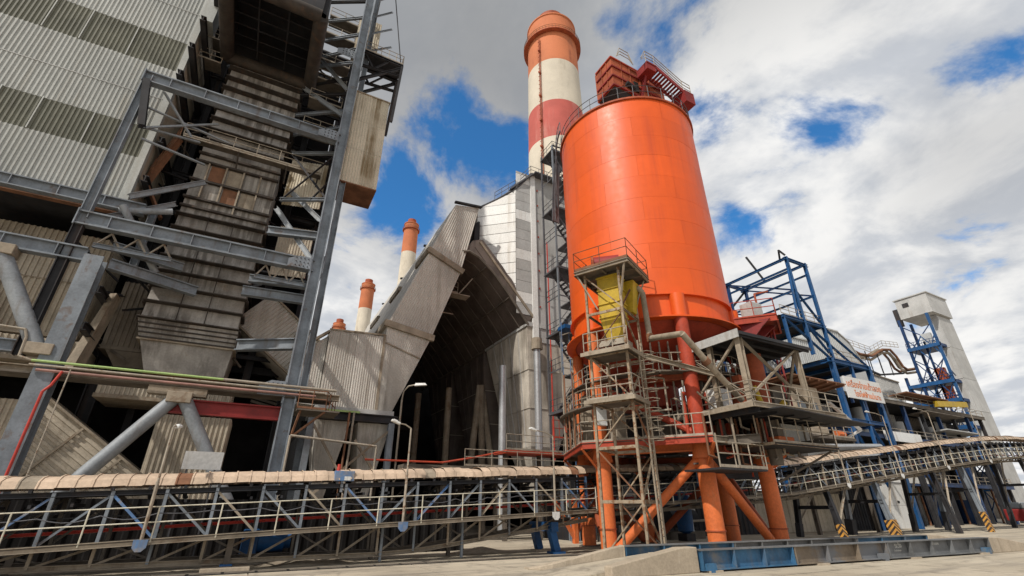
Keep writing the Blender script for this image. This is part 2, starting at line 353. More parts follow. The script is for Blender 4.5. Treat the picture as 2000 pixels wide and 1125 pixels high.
curb('near concrete curb at the right end of the weighbridge', [(L_ + .06, .036), (L_ + 4.5, .036), (L_ + 4.5, .25), (L_ + 1.2, .68), (L_ + .06, .72)], -.12, .4)
curb('far concrete curb at the right end of the weighbridge', [(L_ + .06, .036), (L_ + 4.5, .036), (L_ + 4.5, .2), (L_ + 1.2, .68), (L_ + .06, .74)], 2.4, .35)
kind(O('ramp', B().prism([wp(-5.2, .3, .036), wp(-.12, .3, .036), wp(-.12, .3, .46)], wn * 2.09), 'ground'), 'structure')
kind(O('ramp', B().prism([wp(L_ + 5.2, .3, .036), wp(L_ + .05, .3, .036), wp(L_ + .05, .3, .46)], wn * 2.09), 'ground'), 'structure')
tag(O('concrete_step', B().bx(11.0, 11.75, 13.25, 13.65, .036, .17), 'concrete', bevel=.02), 'small concrete step block at the foot of the near ramp curb', 'block')

# ================================================================== conveyors
def conveyor(label, x0, x1, y0, roof, bot, seg, post_gap, posts_mat, group):
    c = thing('belt_conveyor', label, 'conveyor', ((x0 + x1) / 2, y0 + 1.3, 0), group)
    zr = lambda x: lerp(roof, x); zw = lambda x: zr(x) - 2.14
    yn, yf, ym = y0 + .85, y0 + 2.45, y0 + 1.65
    n = round((x1 - x0) / seg)
    for i in range(n):                      # hood covers, one arched sheet each
        a = x0 + (x1 - x0) * i / n; e = x0 + (x1 - x0) * (i + 1) / n
        b = B(); vs = []; K = 7; j = random.uniform(-.02, .02); sk = random.uniform(-.02, .02); hh = random.uniform(.42, .455)
        for x, rr in ((a, .03), (a + .05, .03), (a + .055, 0), (e + .004, 0)):
            z0 = 2 + (zr(x) - 2) * 1.04 - .46 + j
            for k in range(K + 1):
                t = math.pi * k / K; vs.append((x, ym - math.cos(t) * (.92 + rr), z0 + sk * (x - a) + math.sin(t) ** .8 * (hh + rr) - (.03 if k in (2, 3) and i % 7 == 3 else 0)))
        m = K + 1
        b.add(vs, [(q * m + k, (q + 1) * m + k, (q + 1) * m + k + 1, q * m + k + 1) for q in range(3) for k in range(K)])
        O('hood_cover', b, 'rustr' if i % 37 == 20 else ('dust' if i % 29 == 11 else 'hood'), c, smooth=True)
    xs = [x0 + (x1 - x0) * i / round((x1 - x0) / post_gap) for i in range(round((x1 - x0) / post_gap) + 1)]
    step = [(a, e) for a, e in zip(xs, xs[1:])]
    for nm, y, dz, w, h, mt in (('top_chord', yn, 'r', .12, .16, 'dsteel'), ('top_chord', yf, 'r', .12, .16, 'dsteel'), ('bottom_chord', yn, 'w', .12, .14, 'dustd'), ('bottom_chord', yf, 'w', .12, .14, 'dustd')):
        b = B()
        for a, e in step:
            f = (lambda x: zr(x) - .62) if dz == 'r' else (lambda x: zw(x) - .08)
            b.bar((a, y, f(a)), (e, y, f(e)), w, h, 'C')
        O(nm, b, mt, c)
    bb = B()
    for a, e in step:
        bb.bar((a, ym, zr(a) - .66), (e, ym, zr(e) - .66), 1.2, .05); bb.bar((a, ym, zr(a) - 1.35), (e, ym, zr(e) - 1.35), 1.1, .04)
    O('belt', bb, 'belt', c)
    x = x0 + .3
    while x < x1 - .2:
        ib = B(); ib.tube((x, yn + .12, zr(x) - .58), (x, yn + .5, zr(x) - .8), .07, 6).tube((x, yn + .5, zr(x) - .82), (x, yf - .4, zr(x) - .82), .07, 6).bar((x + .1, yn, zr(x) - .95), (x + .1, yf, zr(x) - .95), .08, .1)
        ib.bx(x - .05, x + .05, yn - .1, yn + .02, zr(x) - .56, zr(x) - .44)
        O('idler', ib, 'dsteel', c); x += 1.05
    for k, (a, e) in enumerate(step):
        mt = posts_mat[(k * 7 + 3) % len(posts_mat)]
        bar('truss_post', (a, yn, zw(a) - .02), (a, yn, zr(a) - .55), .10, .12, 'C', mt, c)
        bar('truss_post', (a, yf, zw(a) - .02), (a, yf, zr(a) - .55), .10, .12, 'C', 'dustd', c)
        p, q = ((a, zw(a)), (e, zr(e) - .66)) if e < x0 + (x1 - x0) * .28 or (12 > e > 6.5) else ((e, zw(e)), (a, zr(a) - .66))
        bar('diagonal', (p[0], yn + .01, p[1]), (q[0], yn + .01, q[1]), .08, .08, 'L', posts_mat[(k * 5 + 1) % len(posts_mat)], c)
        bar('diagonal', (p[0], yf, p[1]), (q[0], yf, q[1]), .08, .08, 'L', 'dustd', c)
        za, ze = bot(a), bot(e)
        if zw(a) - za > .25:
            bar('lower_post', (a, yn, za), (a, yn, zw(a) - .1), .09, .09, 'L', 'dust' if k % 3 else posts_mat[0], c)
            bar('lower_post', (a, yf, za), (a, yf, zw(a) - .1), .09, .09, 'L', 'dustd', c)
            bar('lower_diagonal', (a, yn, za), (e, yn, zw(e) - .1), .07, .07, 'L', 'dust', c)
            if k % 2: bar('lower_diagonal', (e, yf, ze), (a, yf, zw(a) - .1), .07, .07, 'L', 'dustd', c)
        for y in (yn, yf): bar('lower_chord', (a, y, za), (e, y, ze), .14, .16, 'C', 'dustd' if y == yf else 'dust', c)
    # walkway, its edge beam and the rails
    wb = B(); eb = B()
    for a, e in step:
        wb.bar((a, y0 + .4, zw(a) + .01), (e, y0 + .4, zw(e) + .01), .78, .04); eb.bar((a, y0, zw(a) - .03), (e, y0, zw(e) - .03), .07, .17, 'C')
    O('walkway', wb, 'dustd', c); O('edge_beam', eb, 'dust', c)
    for h, nm in ((1.02, 'top_rail'), (.55, 'middle_rail')):
        O(nm, B().path([(x, y0, zw(x) + h) for x in xs], .022, 6), 'railw', c)
    n = round((x1 - x0) / 1.9)
    for i in range(n + 1):
        x = x0 + (x1 - x0) * i / n
        tube('rail_post', (x, y0, zw(x) - .05), (x, y0, zw(x) + 1.02), .025, 'railw', c, 6)
    b = B()
    for a, e in step: b.path([(a + (e - a) * k / 5, y0 + .05, zw(a) + (zw(e) - zw(a)) * k / 5 + .82 - (.10 + .08 * math.sin(a * 3.1)) * math.sin(math.pi * k / 5)) for k in range(6)], .016, 4)
    O('sagging_cable', b, 'raild', c)
    O('fire_pipe', B().path([(x, yf + .25, zw(x) + .33) for x in xs], .06, 7), 'red', c)
    O('cable_tray', B().path([(x, yf + .12, zw(x) + 1.0 + .06 * math.sin(x * 1.3)) for x in xs], .045, 6), 'raild', c)
    return c, zr, zw
roof1 = [(-12, 2.68), (-6.6, 2.95), (2.2, 3.4), (16.4, 4.06)]
bot1 = lambda x: lerp([(-12, .26), (6.4, .30), (12.4, .97), (16.4, 1.5)], x)
PM = ['steel', 'dust', 'blue', 'steel', 'dust', 'blue', 'steel']
grp = 'covered belt conveyors'
conv1, zr1, zw1 = conveyor('covered belt conveyor with tan hood running low across the front left', -11.5, 16.2, 21.02, roof1, bot1, .47, 1.52, PM, grp)
roof2 = [(17, 4.16), (33.9, 5.05), (46, 6.35), (60.8, 7.96), (74, 9.2), (81.3, 9.69), (90, 9.95), (100, 9.9)]
conv2, zr2, zw2 = conveyor('covered belt conveyor climbing away to the right behind the silo legs', 16.9, 98, 21.95, roof2, lambda x: lerp(roof2, x) - 2.55, .62, 1.75, ['dust', 'steel', 'dustd', 'blue', 'dust'], grp)
# feet and trestles of the low conveyor
for x in (-6.2, .1):
    O('footing', B().bx(x - .75, x + .75, 20.95, 22.2, .036, .13), 'concrete', conv1)
    bar('trestle_leg', (x, 21.87, .13), (x, 21.87, zw1(x)), .2, .2, 'I', 'dustd', conv1)
    bar('base_plate', (x - .2, 21.87, .16), (x + .2, 21.87, .16), .4, .06, 'box', 'blue2', conv1)
    bar('trestle_leg', (x, 23.47, .036), (x, 23.47, zw1(x)), .2, .2, 'I', 'dustd', conv1)
for x in (5.6, 9.2): bar('trestle_leg', (x, 23.47, .0), (x, 23.47, zw1(x)), .16, .16, 'I', 'dustd', conv1); bar('trestle_leg', (x, 21.87, .036), (x, 21.87, zw1(x) - .1), .1, .1, 'I', 'steel', conv1)
tr = thing('portal_trestle', 'squat blue portal frame carrying the low conveyor beside the ramp', 'trestle', (14.1, 22.8, 0))
for y in (21.87, 23.47): bar('leg', (14.2, y, .1), (13.9, y, 1.15), .34, .34, 'box', 'blue2', tr); O('foot', B().bx(13.85, 14.55, y - .3, y + .3, 0, .1), 'blue2' if y < 22 else 'concrete', tr)
O('head_beam', B().bar((14.0, 21.6, 1.17), (14.0, 23.75, 1.17), .4, .42), 'blue2', tr)
# trestles of the climbing conveyor with hazard striped feet
for i, (x, lab) in enumerate(((38.6, 'slim conveyor trestle with striped foot nearest the orange silo legs'), (45.6, 'conveyor trestle with broad striped foot before the white wall panel'), (56, 'plain dark conveyor trestle between the two striped ones'), (62.3, 'conveyor trestle with striped foot at far right'), (78, 'farthest conveyor trestle below the pale lift tower'))):
    t = thing('conveyor_trestle', lab, 'trestle', (x, 23.6, 0), 'trestles of the climbing conveyor')
    for y in (22.3, 24.7):
        top = V((x, y, zw2(x) - .3)); foot = V((x, y - .5 if y < 23 else y + .4, 0)); k = .3
        m_ = foot.lerp(top, k)
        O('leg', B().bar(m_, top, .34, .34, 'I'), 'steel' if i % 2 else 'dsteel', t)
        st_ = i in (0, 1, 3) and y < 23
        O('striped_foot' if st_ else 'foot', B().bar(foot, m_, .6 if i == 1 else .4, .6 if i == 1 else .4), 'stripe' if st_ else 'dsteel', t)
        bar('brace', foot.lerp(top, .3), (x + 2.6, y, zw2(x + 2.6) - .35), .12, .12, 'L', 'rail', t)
    bar('cross_beam', (x, 22.0, zw2(x) * .6), (x, 24.9, zw2(x) * .6), .2, .25, 'I', 'dsteel', t)

# lamps standing on the conveyor walkways
def lamp(label, x, y, z, h, arm, bmat='rail', bracket='blue', tilt=0.0):
    t = thing('walkway_lamp', label, 'lamp', (x, y, z), 'lamps along the conveyor walkways')
    top = V((x + tilt, y, z + h)); O('pole', B().tube((x, y, z - .1), (x + tilt * .5, y, z + h * .5), .055, 8).tube((x + tilt * .5, y, z + h * .5), top, .04, 8), bmat, t)
    e = top + V(arm); O('arm', B().path([top, top.lerp(e, .5) + UP * .06, e], .03, 6), bmat, t)
    d = V(arm).normalized(); c = e + d * .18
    hd = B().bar(c - d * .22, c + d * .2, .2, .1).bar(c - d * .1 + UP * .06, c + d * .12 + UP * .06, .12, .06); O('lamp_head', hd, 'white', t, bevel=.03)
    O('clamp_plate', B().prism([(x - .2, y - .09, z + .05), (x + .2, y - .09, z + .05), (x + .19, y - .09, z - .18), (x + .08, y - .09, z - .3), (x - .08, y - .09, z - .3), (x - .19, y - .09, z - .18)], (0, .05, 0)), bracket, t)
    return t
lamp('leaning pale lamp pole on the conveyor walkway in front of the tube braces', -2.5, 20.9, zw1(-2.5), 3.6, (.05, .3, .06), tilt=-.05)
lamp('bent lamp pole rising from the conveyor walkway at the foot of the flue duct', 6.15, 20.9, zw1(6.15), 3.75, (-.55, 0, .18))
lamp('lamp pole on the conveyor walkway just left of the scaffold tower', 13.6, 20.9, zw1(13.6), 3.55, (-1.0, 0, .22), bracket='sign')
for x, h, lab in ((41.0, 4.6, 'first lamp pole on the climbing conveyor, right of the silo legs'), (49.5, 4.9, 'second lamp pole on the climbing conveyor below the sign'), (58.5, 5.0, 'lamp pole on the climbing conveyor in front of the blue lift frame'), (68.5, 5.0, 'last lamp pole on the climbing conveyor with long level arm')):
    lamp(lab, x, 21.85, zw2(x), h, (-2.2, 0, .15), bracket='sign')
t = thing('swan_neck_lamp', 'swan neck lamp curving over the roof hopper under the corrugated duct', 'lamp', (8.9, 33.2, 0))
O('pole', B().tube((8.9, 33.2, 0), (8.9, 33.2, 9.0), .07, 8), 'rail', t)
O('neck', B().path([(8.9, 33.2, 9.0), (8.95, 33.1, 9.6), (9.2, 32.9, 9.95), (9.6, 32.7, 10.05)], .05, 8), 'rail', t)
O('lamp_head', B().hexa([(9.5, 32.5, 9.95), (10.3, 32.1, 10.0), (10.4, 32.35, 10.0), (9.65, 32.8, 9.95)], [(9.6, 32.55, 10.15), (10.2, 32.2, 10.15), (10.3, 32.35, 10.15), (9.7, 32.75, 10.15)]), 'white', t)
# box and beacon on the hood, drums, junk below
t = thing('control_box', 'blue grey control box with red beacon on the conveyor hood', 'control box', (3.7, 21.8, 3.4))
O('case', B().bx(3.35, 4.15, 21.75, 22.15, 3.02, 3.42), 'blue', t, bevel=.02); O('label_plate', B().bx(3.75, 4.0, 21.73, 21.748, 3.05, 3.2), 'white', t)
O('beacon', B().tube((3.5, 21.95, 3.42), (3.5, 21.95, 3.68), .08, 10, .06), 'red', t); O('bracket', B().bar((3.7, 21.88, 2.6), (3.7, 21.88, 3.05), .1, .1), 'steel', t)
t = thing('blue_drive_unit', 'blue motor drive unit under the low conveyor', 'motor', (1.6, 24.6, 0))
O('motor', B().tube((1.1, 24.6, .75), (2.1, 24.6, .75), .42, 14).tube((2.1, 24.6, .75), (2.35, 24.6, .75), .3, 12), 'blue2', t, smooth=True)
O('gearbox', B().bx(.5, 1.1, 24.2, 25.0, .2, 1.2), 'blue2', t, bevel=.05); O('base_frame', B().bx(.3, 2.5, 24.1, 25.1, 0, .2), 'dsteel', t)
t = thing('warning_board', 'blank pale board standing just behind the conveyor hood', 'board', (-1.4, 24.3, 0))
O('board', B().bx(-2.3, -.9, 24.3, 24.35, 3.45, 4.15), 'panelg', t)
for x in (-2.1, -1.1): bar('post', (x, 24.38, 0), (x, 24.38, 4.0), .06, .06, 'box', 'raild', t)
for i, (x, y, w, h) in enumerate(((-8.6, 26.2, 3.6, 1.3), (-3.6, 26.0, 3.0, 1.5), (1.2, 27.2, 2.0, 1.1))):
    tag(O('concrete_plinth', B().bx(x, x + w, y, y + 1.5, 0, h), 'concrete', bevel=.03), ('low stained concrete plinth seen under the conveyor at far left', 'stained concrete plinth under the conveyor behind the leaning lamp pole', 'small concrete plinth under the conveyor beside the blue motor')[i], 'plinth', 'plinths behind the conveyor')

# ================================================================== boiler house on the left: steel frame
fr = thing('boiler_house_frame', 'tall blue grey steel frame of the boiler house with heavy beams and columns', 'steel frame', (-4, 34, 0))
def beam(p, q, w, h, k='I', m='steel', nm='beam'): return bar(nm, p, q, w, h, k, m, fr)
for x, y, z0, z1, w, m in ((1.45, 30, 0, 50, .66, 'steel'), (2.15, 31.2, 8, 50, .4, 'steel'), (-9.35, 30, 0, 14.2, .82, 'steel'), (-10.6, 30, 16.4, 27.4, .42, 'steel'), (-10.62, 30, 8.6, 16.1, .42, 'dsteel'),
                           (1.45, 38, 0, 50, .7, 'dsteel'), (-9.35, 38, 0, 50, .7, 'dsteel'), (-20, 30, 0, 18, .9, 'steel'), (-20, 38, 0, 50, .7, 'dsteel'), (-1.2, 37, 10, 40, .45, 'dsteel'), (-8.6, 36.6, 10, 40, .45, 'dsteel'), (1.45, 46, 0, 50, .7, 'dsteel'),
                           (-8.3, 32.2, 14.4, 19, .35, 'steel')):
    O('column', B().bar((x, y, z0), (x, y, z1), w, w * 1.05, 'I', up=(0, 1, 0) if w > .7 else (1, 0, 0)), m, fr)
for z in (8.2, 16.35, 27.2, 36.0):          # bolted splice and gusset plates
    for dx in (-.36, .36): O('splice_plate', B().bx(1.45 + dx - .03, 1.45 + dx + .03, 29.72, 30.28, z - .8, z + .8), 'steel', fr)
    O('gusset', B().prism([(1.1, 29.63, z - .42), (1.1, 29.63, z + .42), (.35, 29.63, z + .42), (-.25, 29.63, z + .1), (-.25, 29.63, z - .42)], (0, .04, 0)), 'steel', fr)
    for i in range(4):
        for j in range(3): O('bolt', B().tube((.2 + .24 * i, 29.58, z - .28 + .27 * j), (.2 + .24 * i, 29.63, z - .28 + .27 * j), .035, 6), 'dsteel', fr)
for z in (16.35, 27.2):
    for k in range(6): x = -9.4 + 1.95 * k; O('web_stiffener', B().bx(x - .02, x + .02, 29.76, 29.95, z - .34, z + .34), 'steel', fr)
    O('end_plate', B().bx(-10.86, -10.8, 29.7, 30.3, z - .5, z + .5), 'steel', fr)
for k in range(11): x = -32 + 2.1 * k; O('web_stiffener', B().bx(x - .02, x + .02, 29.76, 29.95, 13.9, 14.6), 'steel', fr)
for k in range(12): x = -33 + 2.05 * k; O('web_stiffener', B().bx(x - .02, x + .02, 30.98, 31.15, 18.0, 18.6), 'steel', fr)
beam((-10.8, 30, 16.35), (1.3, 30, 16.35), .5, .85); beam((-10.8, 30, 27.2), (1.3, 30, 27.2), .5, .85)
beam((-34, 30, 14.25), (-9.8, 30, 14.25), .5, .8); beam((-34, 31.2, 18.3), (-8.5, 31.2, 18.3), .45, .7)
beam((-34, 30, 8.0), (4.2, 30, 8.0), .3, .35, 'C', 'dust'); beam((-34, 30.4, 9.1), (-9.5, 30.4, 9.1), .4, .6)
beam((-8.9, 30.5, 14.2), (-4.9, 32.5, 14.2), .4, .6); beam((-9.0, 30.3, 15.2), (-5.8, 31.5, 15.2), .35, .5)
beam((-2.4, 31.2, 14.3), (1.2, 30.9, 14.3), .4, .6); beam((-2.2, 31.2, 15.2), (1.2, 30.6, 15.2), .35, .5); beam((-1.9, 31.8, 19.2), (1.2, 31.0, 19.2), .4, .55)
beam((-2, 33, 11.3), (1.2, 31, 11.3), .45, .7); beam((-4.2, 30.1, 6.85), (1.1, 30.1, 6.85), .4, .75, 'I', 'dred')
O('cap', B().bx(-5.2, -2.6, 29.7, 30.3, 7.35, 7.75), 'dust', fr)
for p, q, r in (((-3.9, 29.9, 7.3), (-8.9, 29.9, 0), .33), ((-3.6, 29.9, 7.3), (.95, 29.9, 0), .33), ((-12.9, 29.9, 13.6), (-10.0, 29.9, 8.9), .36), ((-14.6, 29.9, 13.6), (-18.5, 29.9, 8.9), .36), ((-9.35, 30.4, 17.9), (-7, 31.6, 14.6), .2), ((-9.6, 31, 17.8), (-7.2, 31.3, 18.7), .2)):
    O('tube_brace', B().tube(p, q, r, 14), 'tube', fr, smooth=True)
for p in ((-3.75, 29.9, 7.2), (-9.9, 29.9, 8.9), (-12.9, 29.9, 13.65)):
    O('gusset', B().bx(p[0] - .55, p[0] + .55, p[1] - .42, p[1] + .42, p[2] - .25, p[2] + .3), 'dust', fr, bevel=.03)
# braces and wind trusses
for p, q in (((-10.2, 30.6, 16.8), (-7.5, 32.6, 20.0)), ((-9.4, 31, 18.9), (-6.4, 32.8, 22.3)), ((-1.8, 33, 21.8), (1.2, 30.6, 17.0)), ((-1.6, 34, 24.5), (1.2, 31, 20.5)), ((-2.0, 33, 33.8), (1.1, 30.6, 30.2)), ((-1.6, 33, 38), (1.1, 30.8, 33.2))):
    beam(p, q, .3, .32, 'I', 'tube', 'brace')
for z in (22.3, 26.6): beam((-1.7, 32.5, z), (1.3, 30.9, z), .22, .25)
for a, e in (((-1.7, 32.5, 22.3), (1.3, 30.9, 26.6)), ((-1.7, 32.5, 26.6), (1.3, 30.9, 22.3)), ((.2, 31.5, 22.3), (1.3, 30.9, 24.2))): beam(a, e, .16, .16, 'L', 'dsteel', 'brace')
for z in (29.5, 31.2, 33, 34.8, 36.6, 38.2, 40, 42.5, 45): beam((-2.2, 33 + (z % 3) * .4, z), (1.2, 30.8 + (z % 2) * .3, z), .2, .26, 'I', 'steel' if int(z * 2) % 3 else 'dsteel')
for z in (11, 13.2, 18.4, 21, 24.2, 28.8, 31.5, 34.4, 38, 41, 44):
    beam((-34, 38, z), (1.2, 38, z), .4, .5, 'I', 'dsteel'); beam((-9.3, 36.4, z + .5), (1.2, 36.4, z + .5), .25, .3, 'I', 'dsteel'); beam((-9.35, 30.3 if z > 28 else 32, z), (-9.35, 46, z), .35, .45, 'I', 'dsteel'); beam((1.45, 30.5, z), (1.45, 46, z), .35, .45, 'I', 'dsteel')
for k in range(22):
    x = random.uniform(-9, -1); z = random.uniform(10, 44)
    beam((x, random.uniform(34.5, 36), z), (x + random.uniform(1.5, 3.2) * random.choice((-1, 1)), random.uniform(35, 37), z + random.uniform(-2.4, 2.4)), .16, .16, 'L', random.choice(('dsteel', 'dustd', 'steel')), 'brace')
for k in range(16):
    x = random.uniform(-13, -8.5); z = random.uniform(11, 30)
    beam((x, random.uniform(33, 36), z), (x + random.uniform(1.0, 3.0), random.uniform(34, 37), z + random.uniform(-2, 2)), .15, .15, 'L', random.choice(('dsteel', 'dustd')), 'brace')
# short trusses below the big beam, either side of the duct
for x0_, x1_, y_ in ((-9.8, -6.2, 30.2), (-1.9, 1.0, 30.2)):
    beam((x0_, y_, 15.0), (x1_, y_, 15.0), .2, .25)
    for k in range(3):
        xa = x0_ + (x1_ - x0_) * k / 3; xb = x0_ + (x1_ - x0_) * (k + 1) / 3
        beam((xa, y_, 15.0), ((xa + xb) / 2, y_, 15.9), .1, .1, 'L', 'rail', 'brace'); beam(((xa + xb) / 2, y_, 15.9), (xb, y_, 15.0), .1, .1, 'L', 'rail', 'brace')
# outrigger bracket frame at the upper left corner
for p, q in (((-10.6, 29.9, 26.9), (-9.9, 29.9, 23.3)),): beam(p, q, .38, .42, 'I', 'dsteel')
for p, q in (((-10.2, 30.3, 25.2), (-5.6, 31.6, 25.2)), ((-10.0, 30.3, 23.6), (-7.2, 31.6, 24.6)), ((-9.9, 30.1, 23.4), (-6.5, 31.4, 26.4)), ((-9.6, 30.1, 26.6), (-7.6, 31.0, 24.4)), ((-9.8, 30.4, 22.8), (-6.6, 32, 23.2))): beam(p, q, .16, .18, 'L', 'tube', 'brace')
# the dark inside: back wall, floors and bunkers, unlit depth painted black
core = thing('boiler_core', 'boiler casing painted black as the unlit depth of the steel frame', 'boiler', (-10, 50, 0))
O('casing', B().bx(-40, -9.5, 40.5, 48, 0, 50).bx(-9.48, 1.0, 40.5, 48, 0, 31), 'unlit', core)
O('screen_wall', B().bx(-9.45, .9, 40.5, 40.7, 31.05, 42), 'unlit', core)  # black screen added to darken the gap to the sky
for z, x0_ in ((9.2, -40), (28.2, -9.2), (44.8, -40)): O('floor_plate', B().bx(x0_, 1.1, 38.4, 40.4, z, z + .2), 'unlit', core)
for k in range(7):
    x = -30 + k * 4.6; O('coal_bunker', B().hexa([(x + 1.2, 38.7, 10), (x + 2.6, 38.7, 10), (x + 2.6, 40, 10), (x + 1.2, 40, 10)], [(x, 38.5, 17), (x + 4, 38.5, 17), (x + 4, 40.4, 17), (x, 40.4, 17)]), 'unlit', core)
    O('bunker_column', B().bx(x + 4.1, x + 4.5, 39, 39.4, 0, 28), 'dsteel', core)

lw = thing('shade_backdrop', 'low black ribbed backdrop added as shade behind the conveyor truss', 'wall', (-2, 25.9, 0))  # added black backdrop in place of the shade behind the truss
for k in range(9): O('wall_sheet', B().corr((-16 + 3 * k, 25.8, 0), (1, 0, 0), UP, 2.97, 0, 2.35, .5, .06), 'unlit', lw)
O('core', B().bx(-16, 11, 25.9, 26.05, 0, 2.35), 'unlit', lw)
# ------------------------------------------------------------------ clad wall with dark bands
cw = thing('clad_wall_block', 'pale grey corrugated wall block with two dark olive bands, upper left', 'building', (-22, 32, 18.8))
x0_, x1_ = -36.0, -10.05
for za, zb, mt, nm in ((18.85, 22.36, 'clad', 'wall_sheet'), (22.36, 24.88, 'cladb', 'band_sheet'), (24.88, 30.2, 'clad', 'wall_sheet'), (30.2, 33.1, 'cladb', 'band_sheet'), (33.1, 52, 'clad', 'wall_sheet')):
    w = (x1_ - x0_) / 6
    for k in range(6):
        O(nm, B().corr((x0_ + w * k, 32 + (.012 if nm == 'band_sheet' else 0) + .006 * (k % 2), 0), (1, 0, 0), UP, w, za - (.06 if nm == 'wall_sheet' else 0), zb, .235, .055), mt, cw)
O('corner_trim', B().bx(-10.07, -9.7, 31.9, 32.35, 18.8, 36), 'clad', cw)
for za, zb in ((22.36, 24.88), (30.2, 33.1)):
    for k in range(9): x = -33.2 + 2.55 * k + .5 * math.sin(k * 2.3); O('band_batten', B().bx(x, x + .06, 31.9, 31.96, za, zb), 'clad', cw)
for z in (18.95, 27.4, 36.2, 40.5): O('sheet_lap', B().bx(-36, -10.1, 31.925, 31.94, z, z + .05), 'panelg', cw)
O('side_wall', B().bx(-9.98, -9.75, 32.36, 40.4, 18.85, 52), 'cladd', cw)
O('upper_corner', B().bx(-10.07, -9.2, 31.9, 33.5, 36, 52), 'clad', cw)
O('underside', B().bx(-36, -10.0, 32.1, 40.4, 18.7, 18.9), 'dsteel', cw)
O('soffit_beam', B().bar((-36, 32.3, 18.45), (-9.8, 32.3, 18.45), .4, .45, 'I'), 'rustr', cw)
# ------------------------------------------------------------------ hanging clad box right of the column
hb = thing('stained_clad_box', 'rain stained cream corrugated box hung outside the frame', 'clad box', (3.2, 32, 24.4))
for za, zb in ((24.4, 27.7), (27.7, 30.6), (30.6, 33.6)):
    O('wall_sheet', B().corr((1.75, 31, 0), (1, 0, 0), UP, 2.85, za, zb - .02, .2, .04), 'cladbox', hb)
    O('wall_sheet', B().corr((4.6, 30.99, 0), (0, 1, 0), UP, 2.7, za, zb - .02, .2, .04), 'cladbox', hb)
O('core', B().bx(1.78, 4.57, 31.06, 33.68, 24.44, 33.55), 'cladbox', hb)
O('base_plate', B().bx(1.72, 4.64, 30.95, 33.72, 24.3, 24.4), 'rustr', hb)
O('roof_plate', B().bx(1.68, 4.7, 30.9, 33.75, 33.58, 33.68), 'dust', hb)
for z in (25.5, 33): bar('tie_beam', (1.6, 32.4, z), (2.0, 32.4, z), .25, .25, 'I', 'steel', hb)
hb2 = thing('upper_clad_box', 'small pale corrugated box above the outrigger walkway', 'clad box', (1.9, 32, 39.5))
O('wall_sheet', B().corr((1.0, 32, 0), (1, 0, 0), UP, 2.0, 39.6, 44.0, .2, .04), 'cladbox', hb2); O('core', B().bx(1.0, 3.0, 32.06, 34, 39.6, 44.0), 'cladbox', hb2)
# small clad panels seen through the frame
tag(O('clad_screen', B().corr((-1.6, 33.6, 0), (1, -.25, 0), UP, 2.7, 22.6, 26.8, .2, .04), 'cladbox'), 'pale corrugated panel behind the cross braced bay by the column', 'panel')
tag(O('clad_screen', B().corr((-1.3, 34.5, 0), (1, -.2, 0), UP, 2.4, 17.2, 21.3, .2, .04), 'cladd'), 'dim corrugated panel behind the diagonal strut above the main beam', 'panel')
# ------------------------------------------------------------------ outrigger walkway at top right of the frame
ow = thing('outrigger_walkway', 'cantilevered steel walkway with rails on struts beside the top of the column', 'walkway', (3.3, 31.3, 38))
O('deck', B().bx(1.9, 5.2, 30.4, 32.4, 38.0, 38.1), 'dsteel', ow)
railing(ow, [(1.9, 30.4, 38.1), (5.2, 30.4, 38.1), (5.2, 32.4, 38.1)], 'rail', gap=.7)
for y in (30.5, 32.3):
    for p, q, w in (((1.8, y, 37.9), (5.25, y, 37.9), .25), ((1.8, y, 36.2), (5.1, y, 36.6), .2), ((5.15, y, 37.9), (4.9, y, 31.2), .22), ((1.8, y, 34.5), (5.1, y, 37.6), .22), ((4.0, y, 36.4), (5.1, y, 37.9), .14), ((2.8, y, 36.3), (4.0, y, 37.9), .14), ((2.8, y, 36.3), (1.9, y, 37.9), .14)):
        bar('strut', p, q, w, w, 'I', 'dsteel', ow)
for p in ((5.0, 30.5, 38.2), (2.2, 31, 38.2)): O('hanger_rod', B().tube(p, (2.7 + (p[0] - 3) * .35, 31, 49), .05, 6), 'dsteel', ow)
for k in range(4):
    z = 40.5 + k * 2.3; bar('stair_string', (2.2, 30.6, z - 2.2), (4.0 - .2 * k, 30.6, z - .6), .08, .16, 'C', 'steel', ow)
# ------------------------------------------------------------------ the big ribbed duct
dc = thing('ribbed_duct', 'huge sooty ribbed steel duct with hopper bottom hanging in the frame', 'duct', (-4.8, 35, 9.4))
DX0, DX1, DY0, DY1 = -7.35, -2.25, 33.5, 37.5
O('body', B().bx(DX0, DX1, DY0, DY1, 12.3, 34.2), 'duct', dc)
zs = [12.35 + 1.06 * k for k in range(21)]
for z in zs:
    if 20.2 < z < 25.1: continue
    if z > 34: break
    O('rib', B().bar((DX0 - .12, DY0 - .24, z), (DX1 + .12, DY0 - .24, z), .56, .06, 'box').bar((DX1 + .1, DY0 - .1, z), (DX1 + .1, DY1, z), .24, .1).bar((DX0 - .1, DY0 - .1, z), (DX0 - .1, DY1, z), .24, .1), 'ductrib', dc)
for k in range(20):
    z = zs[k]
    if 20.2 < z < 25.1: continue
    O('plate', B().add([(DX0, DY0 - .13, z + .04), (DX1, DY0 - .13, z + .04), (DX1, DY0 - .03, z + .55), (DX0, DY0 - .03, z + .55), (DX1, DY0 - .01, z + 1.02), (DX0, DY0 - .01, z + 1.02)], [(0, 1, 2, 3), (3, 2, 4, 5)]), 'duct', dc)
for x in (-5.6, -4.1):
    O('stay', B().bar((x, DY0 - .2, 12.3), (x, DY0 - .2, 20), .05, .08), 'ductrib', dc)
